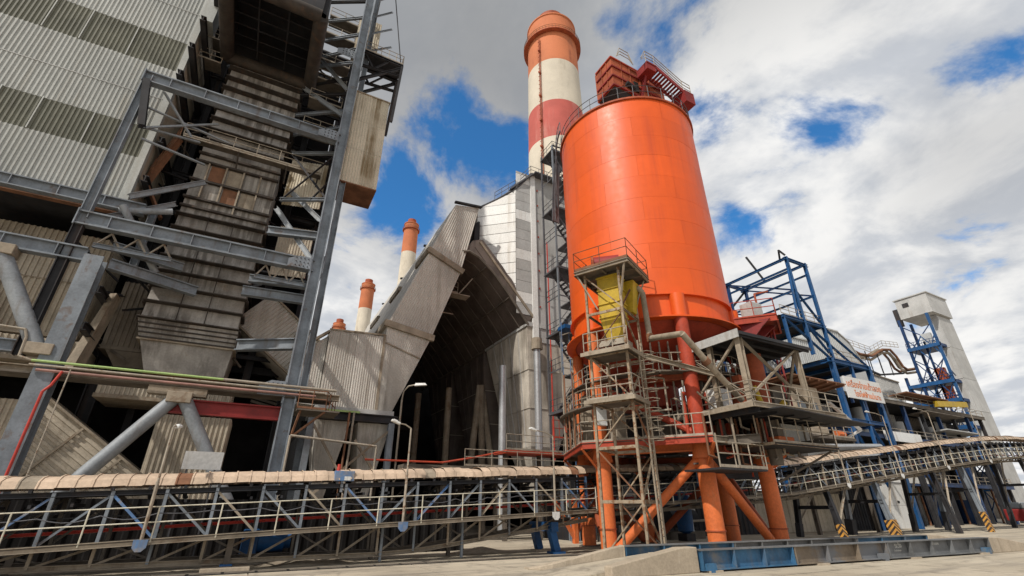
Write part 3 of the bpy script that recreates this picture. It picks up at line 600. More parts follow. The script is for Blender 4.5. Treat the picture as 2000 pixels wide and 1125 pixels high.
# window-like stiffener bay
for z in (20.5, 21.2, 22.7, 24.3, 25.0): O('bay_rail', B().bar((DX0 - .1, DY0 - .16, z), (DX1 + .1, DY0 - .16, z), .26, .14), 'ductrib', dc)
for x in (-6.6, -5.5, -4.4, -3.3):
    O('bay_post', B().bar((x, DY0 - .14, 21.2 if x != -4.4 else 20.5), (x, DY0 - .14, 24.3), .1, .22, up=(0, 1, 0)), 'dust', dc)
for i in range(3):
    for z0_, z1_ in ((21.3, 22.6), (22.8, 24.2)):
        x = -6.5 + i * 1.1; O('bay_panel', B().bx(x + .04, x + .96, DY0 - .04, DY0 - .01, z0_, z1_), ('duct', 'rustr', 'dust')[(i + int(z0_)) % 3], dc)
hop = O('hopper', B().hexa([(DX0 + .9, 34.1, 9.35), (DX1 - .1, 34.1, 9.35), (DX1 - .1, 37, 9.35), (DX0 + .9, 37, 9.35)], [(DX0 + .25, 33.7, 11.2), (DX1 + .05, 33.7, 11.2), (DX1 + .05, 37.4, 11.2), (DX0 + .25, 37.4, 11.2)]), 'duct', dc)
O('hopper_collar', B().hexa([(DX0 + .2, 33.6, 11.2), (DX1 + .1, 33.6, 11.2), (DX1 + .1, 37.5, 11.2), (DX0 + .2, 37.5, 11.2)], [(DX0 - .1, 33.3, 12.3), (DX1 + .1, 33.3, 12.3), (DX1 + .1, 37.6, 12.3), (DX0 - .1, 37.6, 12.3)]), 'duct', dc)
for k in range(4):
    z = 11.25 + .27 * k; f = k / 4; O('rib', B().bar((DX0 + .2 - .3 * f, 33.56 - .3 * f, z), (DX1 + .12, 33.56 - .3 * f, z), .12, .07), 'ductrib', dc)
O('hopper_rim', B().bx(DX0 + .1, DX1 + .2, 33.55, 37.5, 11.1, 11.2), 'dust', dc)
O('hopper_edge', B().bx(DX0 + .85, DX1, 34.0, 37.0, 9.25, 9.35), 'rustr', dc)
# rolled intake frame at the top, open below
hx0, hx1, hy0, hy1 = -7.9, -1.75, 26.3, 33.4
for p, q in (((hx0, hy1, 34.6), (hx1, hy1, 34.6)), ((hx0, hy0, 34.6), (hx1, hy0, 34.6)), ((hx0, hy0, 34.6), (hx0, hy1, 34.6)), ((hx1, hy0, 34.6), (hx1, hy1, 34.6))):
    O('intake_lip', B().tube(p, q, .5, 12), 'ductrib', dc, smooth=True)
ib = B().bx(hx0 - .3, hx0, hy0, hy1, 34.6, 38.5).bx(hx1, hx1 + .3, hy0, hy1, 34.6, 38.5).bx(hx0, hx1, hy0 - .3, hy0, 34.6, 38.5).bx(hx0, hx1, hy1, hy1 + .3, 34.4, 38.5).bx(hx0, hx1, hy0, hy1, 38.5, 38.7)
O('intake_casing', ib, 'dsteel', dc)
for k in (1, 2): O('intake_bar', B().bar((hx0 + 2 * k, hy0, 35.2), (hx0 + 2 * k, hy1, 35.2), .08, .1), 'dsteel', dc)
for k in range(1, 7): O('intake_bar', B().bar((hx0, hy0 + 1.0 * k, 35.25), (hx1, hy0 + 1.0 * k, 35.25), .06, .08), 'dsteel', dc)
# service catwalks round the duct
ct = thing('duct_catwalk', 'narrow steel catwalk with rails in front of the ribbed duct below the upper beam', 'catwalk', (-5, 32.5, 24.9))
O('deck', B().bx(-8.4, .6, 32.3, 33.0, 25.3, 25.36), 'dustd', ct); railing(ct, [(-8.4, 32.3, 25.36), (.6, 32.3, 25.36)], 'rail', gap=1.5); O('edge_channel', B().bar((-8.4, 32.28, 25.3), (.6, 32.28, 25.3), .06, .2, 'C'), 'rail', ct)
for x in (-8.2, -5, -1.8, .4): bar('bracket', (x, 32.3, 25.3), (x, 33.4, 24.3), .1, .1, 'L', 'ductrib', ct)
O('stair', B().bar((-8.6, 32.7, 25.2), (-9.6, 33.4, 21.5), .5, .12).bar((-9.6, 33.2, 21.5), (-8.2, 33.6, 19.2), .5, .12), 'rustr', ct)
for i, (za, zb) in enumerate(((25.2, 21.5),)): railing(ct, [(-8.6, 32.4, 25.2), (-9.6, 33.1, 21.5)], 'rustr', gap=.6)
uw = thing('upper_walkways', 'stacked catwalks with rails between the duct intake and the right column', 'walkway', (-.4, 33, 29))
for z in (29.6, 32.2, 34.9, 37.4, 40.2, 42.8):
    O('deck', B().bx(-1.5, 1.0, 32.0 + (z % 2) * .4, 33.2 + (z % 2) * .4, z, z + .06), 'dustd', uw); railing(uw, [(-1.5, 32.0 + (z % 2) * .4, z + .06), (1.0, 32.0 + (z % 2) * .4, z + .06)], 'rail', gap=1.1)
for z in (33.5, 35.8, 38.5, 41):
    O('deck', B().bx(-9.2, -8.1, 33.2, 34.4, z, z + .06), 'dustd', uw); railing(uw, [(-9.6, 33.2, z), (-8.1, 33.2, z)], 'rail', gap=.8)
# ------------------------------------------------------------------ chutes and casings low on the left
def casing(name, label, x0, x1, y0, y1, z0, z1, mat='cladd', trim='dust', sheets=1, pitch=.27):
    t = thing(name, label, 'casing', ((x0 + x1) / 2, (y0 + y1) / 2, z0))
    w = (x1 - x0) / sheets
    for k in range(sheets): O('front_sheet', B().corr((x0 + w * k, y0, 0), (1, 0, 0), UP, w, z0, z1, pitch, .085), mat, t)
    O('side_sheet', B().corr((x1, y0, 0), (0, 1, 0), UP, y1 - y0, z0, z1, pitch, .05), mat, t)
    O('core', B().bx(x0 + .02, x1 - .02, y0 + .07, y1, z0 + .02, z1 - .02), mat, t)
    O('bottom_trim', B().bx(x0 - .06, x1 + .08, y0 - .09, y1, z0 - .22, z0), trim, t)
    return t
t = casing('mill_casing', 'beige corrugated vertical casing behind the leaning tube at far left', -17, -10.3, 35, 38, 11.15, 17.6, sheets=3)
O('seam', B().bx(-17.05, -10.25, 34.9, 34.95, 14.3, 14.36), 'dust', t)
casing('lower_casing', 'wider beige corrugated casing just below the tall one at far left', -17.5, -9.9, 34.7, 38.2, 9.6, 10.75, sheets=3)
t = thing('side_flashing', 'bent beige flashing sheet slanting beside the lower left column', 'flashing', (-9.5, 33.5, 9))
O('sheet', B().hexa([(-10.0, 33.6, 8.6), (-9.5, 33.4, 8.6), (-9.4, 34.6, 8.6), (-9.9, 34.6, 8.6)], [(-9.2, 33.6, 13.6), (-8.85, 33.4, 13.6), (-8.8, 34.6, 13.6), (-9.1, 34.6, 13.6)]), 'dust', t)
casing('dim_casing', 'dim corrugated casing left of the duct hopper', -9.2, -7.0, 35.5, 38, 10.95, 15.2, 'cladk', 'cladk')
t = thing('tapered_outlet', 'tapered corrugated outlet below the dim casing beside the hopper', 'outlet', (-7.8, 36, 9.8))
O('cone', B().hexa([(-8.3, 35.7, 9.8), (-6.4, 35.7, 9.8), (-6.4, 37.6, 9.8), (-8.3, 37.6, 9.8)], [(-8.9, 35.4, 10.7), (-7.0, 35.4, 10.7), (-7.0, 38, 10.7), (-8.9, 38, 10.7)]), 'cladk', t)
casing('hopper_base_casing', 'low wide corrugated casing under the duct hopper', -8.4, -1.7, 34.6, 38, 7.95, 9.2, sheets=3, pitch=.22)
casing('ground_casing', 'brown corrugated casing between the tube braces at ground level', -5.2, -1.4, 35, 38, 0, 7.1, 'cladd', sheets=2)
# long sloping chute down to the right with cross ribs
t = thing('sloping_chute', 'big beige corrugated chute sloping down behind the conveyor, lower left', 'chute', (-10, 35, 0))
d0 = V((-10.2, 0, 7.5)); d1 = V((-2.0, 0, 1.6)); dd = (d1 - d0).normalized()
for k in range(4):
    a = d0 + dd * (2.55 * k); e = d0 + dd * (2.55 * k + 2.45)
    L = 2.45; nrm = V((dd.z, 0, -dd.x))  # across slope, pointing down-left
    if nrm.z > 0: nrm = -nrm
    O('chute_sheet', B().corr((a.x, 34.4, a.z), nrm, dd, 5.2, 0, L, .3, -.11), 'cladd', t)
    O('joint_strip', B().bar((e.x + dd.x * .05, 34.32, e.z + dd.z * .05), (e.x + dd.x * .05 + nrm.x * 5.2, 34.32, e.z + dd.z * .05 + nrm.z * 5.2), .1, .12), 'dust', t)
O('chute_top', B().prism([(-10.6, 34.45, 7.75), (-1.9, 34.45, 1.5), (-4.8, 34.45, -.0), (-14, 34.45, 3.4)], (0, 3, 0)), 'cladd', t)
O('top_flashing', B().bar((-10.5, 34.4, 7.65), (-2, 34.4, 1.55), .3, .1), 'dust', t)
casing('corner_casing', 'grey ribbed casing at the far left edge behind the lower column', -18, -10.6, 34.2, 37, 3.6, 7.2, sheets=3)
# inclined clad duct right of the hopper, running behind the column to the flue box
t = thing('inclined_duct', 'beige corrugated duct slanting down right behind the main column', 'duct', (1, 36, 10.5))
a = V((-1.7, 35, 14.8)); e = V((3.6, 35, 10.6)); dd = (e - a).normalized(); nrm = V((-dd.z, 0, dd.x))
O('front_sheet', B().corr(a - nrm * 1.6, dd, nrm, (e - a).length, 0, 3.0, .24, .05), 'cladg', t)
pr = [a - nrm * 1.6, e - nrm * 1.6, e + nrm * 1.4, a + nrm * 1.4]
O('body', B().prism([p + V((0, .06, 0)) for p in pr], (0, 4, 0)), 'cladg', t); O('top_flashing', B().bar(a + nrm * 1.42 + V((0, -.02, 0)), e + nrm * 1.42 + V((0, -.02, 0)), .35, .12), 'dust', t)
O('bottom_flashing', B().bar(a - nrm * 1.62, e - nrm * 1.62, .3, .12), 'dust', t)
t = thing('hanging_louvre', 'dark louvred panel hanging in the void under the slanting duct', 'louvre', (0, 37, 8))
for k in range(6): O('slat', B().bar((-.6, 38, 8.6 + .28 * k), (1.2, 38, 8.2 + .28 * k), .05, .18), 'dustd', t)
# ------------------------------------------------------------------ pipe bridge with green and red pipes
pb = thing('pipe_bridge', 'long pipe run with pale green pipe crossing low in front of the frame', 'pipes', (-4, 29.6, 8.2))
O('bend_pipe', B().path([(-11.9, 29.5, 9.8), (-10.6, 29.5, 9.75), (-10.45, 29.5, 9.4), (-10.4, 29.5, 8.45), (-9.9, 29.5, 8.32)], .06, 8), 'rail', pb, smooth=True)
O('green_pipe', B().path([(-9.9, 29.5, 8.32), (-2.0, 29.5, 8.34)], .065, 8), 'green', pb, smooth=True)
O('grey_pipe', B().path([(-2.0, 29.5, 8.34), (3.9, 29.5, 8.34)], .08, 8).path([(-9.9, 29.4, 8.1), (3.3, 29.4, 8.1)], .06, 8), 'rail', pb, smooth=True)
O('pink_pipe', B().path([(-9.6, 29.45, 7.9), (2.8, 29.45, 7.9)], .07, 8), weathered('faded_pink_pipe', (.36, .2, .17), .6), pb, smooth=True)
O('deck', B().bx(-12, 3.8, 29.7, 31.0, 7.75, 7.83), 'dustd', pb)
rs = thing('red_riser', 'thin red riser pipe slanting down before the lower left chute', 'pipe', (-7.9, 29.4, 3))
O('pipe', B().path([(-8.6, 29.3, 7.9), (-8.8, 29.3, 7.2), (-9.0, 29.3, 6.9), (-9.0, 29.3, 2)], .06, 8), 'red', rs, smooth=True)
O('grey_conduit', B().path([(-8.3, 29.2, 8), (-8.3, 29.2, 2.6)], .03, 6), 'rail', rs)
ga = thing('end_gallery', 'short service platform with brown rails at the right end of the pipe run', 'platform', (3, 29.5, 7.2))
O('deck', B().bx(1.9, 4.2, 29.0, 31.2, 7.0, 7.08), 'dustd', ga); railing(ga, [(1.9, 29.0, 7.08), (3.4, 29.0, 7.08), (4.2, 31.2, 7.08)], 'rustr', gap=.8)
for x in (2.1, 3.4): bar('bracket', (x, 29.1, 7), (1.9, 29.8, 5.6), .1, .1, 'L', 'rustr', ga)
gp = thing('guard_frame', 'pale pipe guard rail standing behind the hood below the flue box', 'rail', (4, 27, 0))
O('rail', B().path([(1.7, 27, 3), (1.7, 27, 5.35), (6.1, 27, 5.05), (6.1, 27, 3)], .06, 8).tube((1.7, 27, 0), (1.7, 27, 3), .06, 8).tube((6.1, 27, 0), (6.1, 27, 3), .06, 8), 'rail', gp)

# ================================================================== flue ducts, row of arches going back
LEGS = [((7.3, 8.25), (8.46, 8.25), (7.42, 14.8), (10.96, 14.2)), ((7.42, 14.8), (10.96, 14.2), (10.26, 22.0), (13.18, 20.72)), ((10.26, 22.0), (13.18, 20.72), (12.32, 27.5), (14.7, 27.9))]
def flue(y, label, first=False):
    t = thing('flue_duct', label, 'duct', (9, y + 3, 0), 'row of corrugated flue ducts')
    for k, (a, b_, c, d) in enumerate(LEGS):
        A, Bq, Cq, D = (V((p[0], y, p[1])) for p in (a, b_, c, d))
        u = (Bq - A).normalized(); v = (Cq - A).normalized(); n = max(8, round((D - Cq).length / .17)); bb = B(); vs = []
        for i in range(n + 1):
            for f, dy in ((i / n, 0), ((i + .42) / n, 0), ((i + .55) / n, -.04), ((i + .87) / n, -.04)):
                if f > 1: continue
                vs += [A.lerp(Bq, f) + V((0, dy, 0)), Cq.lerp(D, f) + V((0, dy, 0))]
        m = len(vs) // 2; bb.add(vs, [(2 * i, 2 * i + 2, 2 * i + 3, 2 * i + 1) for i in range(m - 1)])
        O('front_sheet', bb, 'cladg', t)
        O('duct_body', B().prism([p + V((0, .05, 0)) for p in (A, Bq, D, Cq)], (0, 8.9, 0)), 'cladg', t)
        if k:
            e = (Bq - A).normalized(); O('collar', B().bar(A - e * .25 + V((0, -.12, 0)), Bq + e * .2 + V((0, -.12, 0)), .3, .5), 'dust', t)
            O('collar', B().bar(A - e * .12 + V((0, -.2, 0)), A - e * .12 + V((0, 3.4, 0)), .3, .5), 'dust', t)
    O('seam', B().bar((7.4, y - .06, 13.3), (10.2, y - .06, 12.4), .08, .1), 'dust', t)
    O('top_cap', B().bar((12.2, y - .1, 27.72), (14.9, y - .1, 28.0), .3, .16), 'dsteel', t)
    O('top_vent', B().bx(14.5, 14.9, y + .4, y + 1.4, 24.3, 26.5), 'dsteel', t)
    return t
f1 = flue(34, 'nearest corrugated flue duct rising to the right in an arch', True)
flue(43, 'second corrugated flue duct behind the nearest arch')
flue(52, 'third corrugated flue duct farther back in the row')
flue(61, 'farthest corrugated flue duct of the row')
O('inlet_box', B().bx(3.45, 7.28, 34.07, 40, 8.27, 13.7), 'cladg', f1)
for k in range(2): O('inlet_sheet', B().corr((3.42 + 1.94 * k, 34 - .006 * k, 0), (1, 0, 0), UP, 1.92, 8.25, 13.6 + .1 * k, .16, .04), 'cladg', f1)
O('corner_trim', B().bx(7.22, 7.42, 33.92, 34.05, 8.25, 13.9), 'dust', f1)
O('top_trim', B().bar((3.38, 33.95, 13.65), (7.4, 33.95, 13.85), .12, .12), 'dust', f1)
O('bottom_trim', B().bx(3.3, 8.6, 33.85, 40, 7.95, 8.25), 'panelg', f1)
O('side_taper', B().prism([(1.5, 34.4, 8.4), (3.42, 34.4, 8.3), (3.42, 34.4, 13.3), (1.5, 34.4, 11.6)], (0, 5, 0)), 'cladg', f1)
O('taper_sheet', B().corr((1.5, 34.33, 0), (1, 0, 0), UP, 1.9, lambda t: 9.6 - .68 * t, lambda t: 11.5 + .9 * t, .16, .04), 'cladg', f1)
O('taper_flashing', B().bar((1.35, 34.2, 11.75), (3.4, 34.2, 13.55), .5, .16), 'dust', f1)
# support frame and small hoppers under the flue box
sf = thing('flue_support', 'grey steel table with cross braces carrying the flue box', 'support frame', (6, 34.5, 0))
bar('beam', (3.0, 33.9, 7.65), (8.9, 33.9, 7.65), .35, .5, 'I', 'dsteel', sf); bar('beam', (3.0, 39, 7.65), (8.9, 39, 7.65), .35, .5, 'I', 'dsteel', sf)
O('green_strip', B().bar((3.2, 33.65, 7.95), (6.2, 33.65, 7.95), .1, .12), 'green', sf)
for x, y in ((8.5, 33.9), (3.2, 33.9), (8.5, 39), (3.2, 39)): bar('column', (x, y, 0), (x, y, 7.4), .4, .4, 'I', 'steel', sf)
for p, q in (((8.4, 33.9, 6.9), (3.6, 33.9, 2.4)), ((3.4, 33.9, 7.0), (6.9, 33.9, 2.0)), ((8.4, 34.2, 3.4), (6.2, 34.2, 6.2))): bar('brace', p, q, .16, .16, 'L', 'dust', sf)
for x in (5.5, 5.8): O('riser', B().tube((x, 33.5, 0), (x, 33.5, 7.9), .07, 8), 'rustr' if x == 5.5 else 'rail', sf)
for i, (x, lab) in enumerate(((3.5, 'left corrugated hopper hanging under the flue box'), (6.3, 'right corrugated hopper hanging under the flue box'))):
    h = thing('ash_hopper', lab, 'hopper', (x + 1, 36, 3), 'hoppers under the flue box')
    O('hopper_body', B().hexa([(x + .7, 35.3, 2.6), (x + 1.4, 35.3, 2.6), (x + 1.4, 36.5, 2.6), (x + .7, 36.5, 2.6)], [(x, 34.4, 7.4), (x + 2.3, 34.4, 7.4), (x + 2.3, 38, 7.4), (x, 38, 7.4)]), 'cladg', h)
    O('outlet_pipe', B().tube((x + 1.05, 35.9, 0), (x + 1.05, 35.9, 2.6), .25, 10), 'dustd', h)
    for k in range(9): O('rib', B().bar((x + .13 + .255 * k, 34.36, 7.35), (x + .74 + .078 * k, 35.27, 2.7), .05, .05), 'cladg', h)
# ------------------------------------------------------------------ sloping soffit and ash precipitator
sl = thing('precipitator_inlet', 'dark sloping inlet duct whose shade-dark underside forms the right half of the arch', 'duct', (17, 45, 14))
UND = [(13.3, 22.7), (13.9, 22.85), (14.9, 22.45), (16.3, 21.3), (18.0, 19.35), (19.85, 16.9)]
prof = UND + [ (20.6, 17.7), (17.4, 22.2), (15.2, 24.6), (14.2, 24.2)]
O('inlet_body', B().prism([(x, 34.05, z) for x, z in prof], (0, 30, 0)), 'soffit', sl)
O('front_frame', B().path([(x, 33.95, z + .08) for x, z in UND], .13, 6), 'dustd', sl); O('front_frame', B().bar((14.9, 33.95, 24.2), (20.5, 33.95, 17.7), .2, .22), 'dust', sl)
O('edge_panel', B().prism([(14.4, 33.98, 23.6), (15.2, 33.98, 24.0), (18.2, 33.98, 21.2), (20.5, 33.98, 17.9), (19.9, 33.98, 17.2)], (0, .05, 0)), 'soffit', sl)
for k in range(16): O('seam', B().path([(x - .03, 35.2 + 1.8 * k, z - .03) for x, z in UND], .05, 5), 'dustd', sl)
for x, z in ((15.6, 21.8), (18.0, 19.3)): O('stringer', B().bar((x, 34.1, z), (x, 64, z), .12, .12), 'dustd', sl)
t = thing('arch_walkway', 'short steel walkway with rails under the peak of the arch', 'walkway', (13, 36, 19.4))
O('deck', B().bx(11.8, 14.8, 35.6, 36.6, 19.3, 19.38), 'rail', t); railing(t, [(11.8, 35.6, 19.38), (13.6, 35.6, 19.38)], 'rail', gap=.9); bar('strut', (13.7, 35.6, 19.3), (15.0, 35.6, 21.2), .1, .1, 'L', 'rail', t)
bar('cross_rod', (11.9, 37, 17.9), (13.8, 37, 17.9), .08, .08, 'box', 'rail', t)
for i in range(3):
    y = 34 + 9.2 * i; n_ = ('nearest', 'second', 'third')[i]
    h = thing('precipitator_hopper', n_ + ' ash stained precipitator hopper tapering down right of the arch', 'hopper', (22, y + 4, 0), 'precipitator hoppers')
    lo = [(20.3, y + .5, 6.6), (23.1, y + .5, 6.6), (23.1, y + 4.4, 6.6), (20.3, y + 4.4, 6.6)]; hi = [(19.82, y, 16.85), (27, y, 16.85), (27, y + 8.6, 16.85), (19.82, y + 8.6, 16.85)]
    O('hopper_body', B().hexa(lo, hi), 'nozzle' if i == 0 else 'soffit', h)  # rear hoppers take the darker colour as painted shade
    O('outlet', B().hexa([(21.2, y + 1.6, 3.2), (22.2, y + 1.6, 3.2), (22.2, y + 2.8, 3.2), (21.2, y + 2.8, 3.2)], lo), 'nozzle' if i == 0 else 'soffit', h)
    for f in (.2, .4, .6, .8):
        for j in (0, 1):
            pass
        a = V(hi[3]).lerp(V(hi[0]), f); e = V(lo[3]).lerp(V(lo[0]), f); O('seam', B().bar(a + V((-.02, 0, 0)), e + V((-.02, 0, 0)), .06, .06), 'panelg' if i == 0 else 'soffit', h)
    for f in (.3, .62):
        a = V(lo[3]).lerp(V(hi[3]), f); e = V(lo[0]).lerp(V(hi[0]), f); c = V(lo[1]).lerp(V(hi[1]), f); O('seam', B().bar(a + V((-.03, 0, 0)), e + V((-.03, 0, 0)), .05, .05).bar(e + V((0, -.03, 0)), c + V((0, -.03, 0)), .05, .05), 'nozzle', h)
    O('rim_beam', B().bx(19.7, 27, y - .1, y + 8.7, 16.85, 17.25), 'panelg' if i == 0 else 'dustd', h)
def column_thing(label, x, y, z, r, mat, cap=True, tilt=(0, 0)):
    t = thing('support_column', label, 'column', (x, y, 0), 'columns under the precipitator')
    O('shaft', B().tube((x + tilt[0], y + tilt[1], 0), (x, y, z), r, 14), mat, t, smooth=True)
    if cap: O('cap', B().tube((x, y, z - .1), (x, y, z + .9), r * 1.6, 12), 'dust', t)
    return t
column_thing('bright round steel column standing inside the arch before the hopper', 18.0, 35.2, 13.2, .3, 'galv', False)
column_thing('bright round steel column with wide cap at the hopper corner', 20.35, 33.3, 14.6, .3, 'galv')
for x, y, tl, lab in ((19.6, 43.5, (-1.3, 0), 'left leaning leg of the three propped beige columns in the arch'), (19.7, 43.3, (.45, 0), 'middle leg of the three propped beige columns in the arch'), (19.8, 43.5, (2.0, -.5), 'right leaning leg of the three propped beige columns in the arch'), (17.2, 46, (0, 0), 'dim beige column left of the three propped legs'), (15.2, 50, (0, 0), 'faint column deep in the dark of the arch')):
    column_thing(lab, x, y, 13.4, .32, 'dust', False, tl)
bk = thing('arch_void_backing', 'black backing added as the unlit depth behind the arch', 'building', (12, 72, 0))  # added black backing in place of the unlit depth
O('wall', B().bx(0, 40, 66, 80, 0, 22), 'unlit', bk); O('wall', B().bx(28, 40, 36, 66, 0, 18), 'unlit', bk); O('floor_slab', B().bx(4, 12.2, 42, 64, 8.3, 8.6), 'unlit', bk)
O('wall', B().bx(4, 4.4, 41, 66, 0, 8.3), 'unlit', bk)
for k in range(5): O('column', B().bx(9.5, 10, 44 + k * 4.4, 44.5 + k * 4.4, 0, 16), 'unlit', bk)
# ------------------------------------------------------------------ white panelled casing
wc = thing('panelled_casing', 'white panelled precipitator casing with chamfered corner beside the chimney', 'building', (20, 38, 16))
pa = V((18.68, 34, 0)); pc = V((-.752, .659, 0)); Lc = 3.95; nb = V((-.659, -.752, 0))
def ctop(s): return 31.5 - 1.75 * (s / Lc) ** .8
def cbot(s_): return 20.4 + 3.4 * s_ / Lc                 # the inlet duct cuts the lower courses
z = 15.2
while z < 31.4:
    z2 = z + 1.13; ss = [Lc * k / 16 for k in range(17)]
    ok = [s_ for s_ in ss if min(z2, ctop(s_)) > max(z, cbot(s_)) + .02]
    if len(ok) > 1:
        up_ = [(s_, min(z2 - .06, ctop(s_))) for s_ in ok]; dn_ = [(s_, max(z, cbot(s_))) for s_ in reversed(ok)]
        O('wall_panel', B().prism([pa + pc * s_ + UP * h for s_, h in up_ + dn_], nb * .05), 'panelw', wc)
    z = z2
z = 17.9
while z < 33.8:
    z2 = min(z + 1.13, 34.0)
    O('wall_panel', B().bx(18.72, 20.35, 33.95, 34.0, z, z2 - .035), 'panelg' if int(z / 1.13) % 4 else 'panelw', wc); z = z + 1.13
O('pilaster', B().bx(20.38, 20.95, 33.85, 34.1, 15.5, 34), 'panelw', wc)
for k in range(4):
    O('wall_panel', B().bx(20.98, 26, 34.0, 34.06, 15.5 + 4.65 * k, 15.5 + 4.65 * (k + 1) - .03), 'panelg', wc)
b = B().prism([pa + UP * 24 + V((0, .07, 0)), pa + pc * Lc + UP * 24 + V((0, .07, 0)), (15.8, 52, 24), (26, 52, 24), (26, 34.08, 24)], (0, 0, 5.6)).bx(20.0, 26, 34.08, 52, 17.3, 24); O('core', b, 'dustd', wc)
O('core_top', B().hexa([(18.75, 34.1, 29.6), (26, 34.1, 29.6), (26, 52, 29.6), (16.4, 52, 29.6)], [(19.6, 34.1, 33.7), (26, 34.1, 33.7), (26, 52, 33.7), (19.8, 52, 33.7)]), 'panelg', wc)
O('parapet', B().path([pa + pc * Lc + UP * 29.85, pa + pc * 2 + UP * 30.6, pa + UP * 31.6, (20.5, 33.95, 34.1), (26, 33.95, 34.1)], .12, 6), 'raild', wc)
railing(wc, [pa + pc * 2.2 + UP * 30.5, pa + UP * 31.7, (20.5, 33.9, 34.2), (25.5, 33.9, 34.2)], 'raild', gap=1.0)
O('roof_walk', B().bar((18.2, 34.3, 31.5), (20.6, 33.8, 34.0), .7, .15).bar((20.6, 33.6, 34.0), (26, 33.6, 34.0), .9, .15), 'raild', wc)
O('vent', B().bx(15.6, 15.8, 36.2, 36.5, 26, 28), 'dsteel', wc)
for k in range(9): O('fixing', B().bx(21.2, 21.3, 33.92, 34.0, 17 + 1.9 * k, 17.15 + 1.9 * k), 'redor', wc)
t = thing('red_hydrant_riser', 'thin faded red pipe running straight up the grey casing wall', 'pipe', (22.0, 33.6, 5)); O('pipe', B().tube((22.0, 33.6, 5.5), (22.0, 33.6, 26), .06, 8), 'red', t)
O('bracket', B().bar((21.8, 33.7, 20), (22.2, 33.7, 20), .06, .06), 'red', t)
t = thing('fan_platform', 'low round platform with rails and red edge in front of the hopper', 'platform', (19.6, 31, 5.6))
O('deck', B().bx(15.8, 22.2, 30.2, 32.2, 5.5, 5.7), 'redor', t); railing(t, [(15.8, 30.2, 5.7), (22.2, 30.2, 5.7)], 'rail', gap=1.2)
railing(t, [(19.6, 30.1, 6.7), (21.4, 30.1, 6.7)], 'redor', gap=.6, h=1.3)
for x in (16.2, 19, 21.8): bar('post', (x, 31.2, 0), (x, 31.2, 5.5), .25, .25, 'I', 'dustd', t)
O('red_edge_pipe', B().path([(6.5, 31.5, 4.75), (11.5, 31.2, 4.75), (13.5, 30.6, 5.1), (15.8, 30.2, 5.6)], .06, 8), 'redor', t)
O('duct_run', B().bx(9, 21, 31.4, 33, 4.0, 4.6), 'dustd', t); railing(t, [(12.6, 30, 4.5), (20.5, 30, 4.5)], 'rail', gap=2.2)
# ------------------------------------------------------------------ stair tower between casing and silo
stt = thing('stair_tower', 'dark open steel stair tower squeezed between the white casing and the silo', 'stair tower', (21.8, 30.6, 0))
for x, y in ((20.4, 29.6), (23.2, 29.6), (20.4, 31.6), (23.2, 31.6)): bar('post', (x, y, 0), (x, y, 34.6), .14, .14, 'box', 'raild' if y > 30 else 'steel', stt)
lv = [5.5, 8.6, 11.8, 15.0, 18.1, 20.9, 24.0, 27.2, 30.6, 34.0]
for i, z in enumerate(lv):
    O('landing', B().bx(20.3, 23.3, 29.5, 31.7, z, z + .1) if i % 2 else B().bx(21.8, 23.3, 29.5, 31.7, z, z + .1), 'raild', stt)
    railing(stt, [(20.4, 29.55, z + .1), (23.2, 29.55, z + .1)], 'raild' if z > 14 else 'rail', gap=.95); railing(stt, [(20.4, 31.6, z + .1), (20.4, 29.55, z + .1)], 'raild', gap=.95)
    if i < len(lv) - 1:
        a, e = ((20.6, 23.0) if i % 2 else (23.0, 20.6)); O('flight', B().bar((a, 30.0, z + .1), (e, 30.0, lv[i + 1]), .08, .2).bar((a, 30.9, z + .1), (e, 30.9, lv[i + 1]), .08, .2), 'raild', stt)
        n = 9
        for k in range(n): f = (k + .5) / n; O('tread', B().bx(a + (e - a) * f - .13, a + (e - a) * f + .13, 30.0, 30.9, z + .1 + (lv[i + 1] - z) * f, z + .13 + (lv[i + 1] - z) * f), 'raild', stt)
        O('stair_rail', B().tube((a, 29.95, z + 1.1), (e, 29.95, lv[i + 1] + 1), .03, 5), 'raild', stt)
O('roof_bracket', B().bar((20.4, 29.6, 34.6), (26, 30.5, 36.2), .1, .1), 'raild', stt)
O('red_riser', B().tube((23.6, 29.3, 0), (23.6, 29.3, 35), .16, 10), 'dred', stt)
bl = thing('blue_ladder_cage', 'pale blue ladder cage below the stair tower', 'ladder', (20.2, 28.9, 5))
for x in (20.0, 20.7, 21.4): O('upright', B().tube((x, 28.9, 0), (x, 28.9, 15.5), .035, 6), 'blue', bl)
for k in range(5): O('hoop', B().path([(20.0, 28.9, 6 + 2.1 * k), (20.2, 28.2, 6 + 2.1 * k), (21.2, 28.2, 6 + 2.1 * k), (21.4, 28.9, 6 + 2.1 * k)], .03, 5), 'rail', bl)
O('blue_landing', B().bx(20, 23, 28.4, 29.4, 14.9, 15.2), 'blue2', bl)

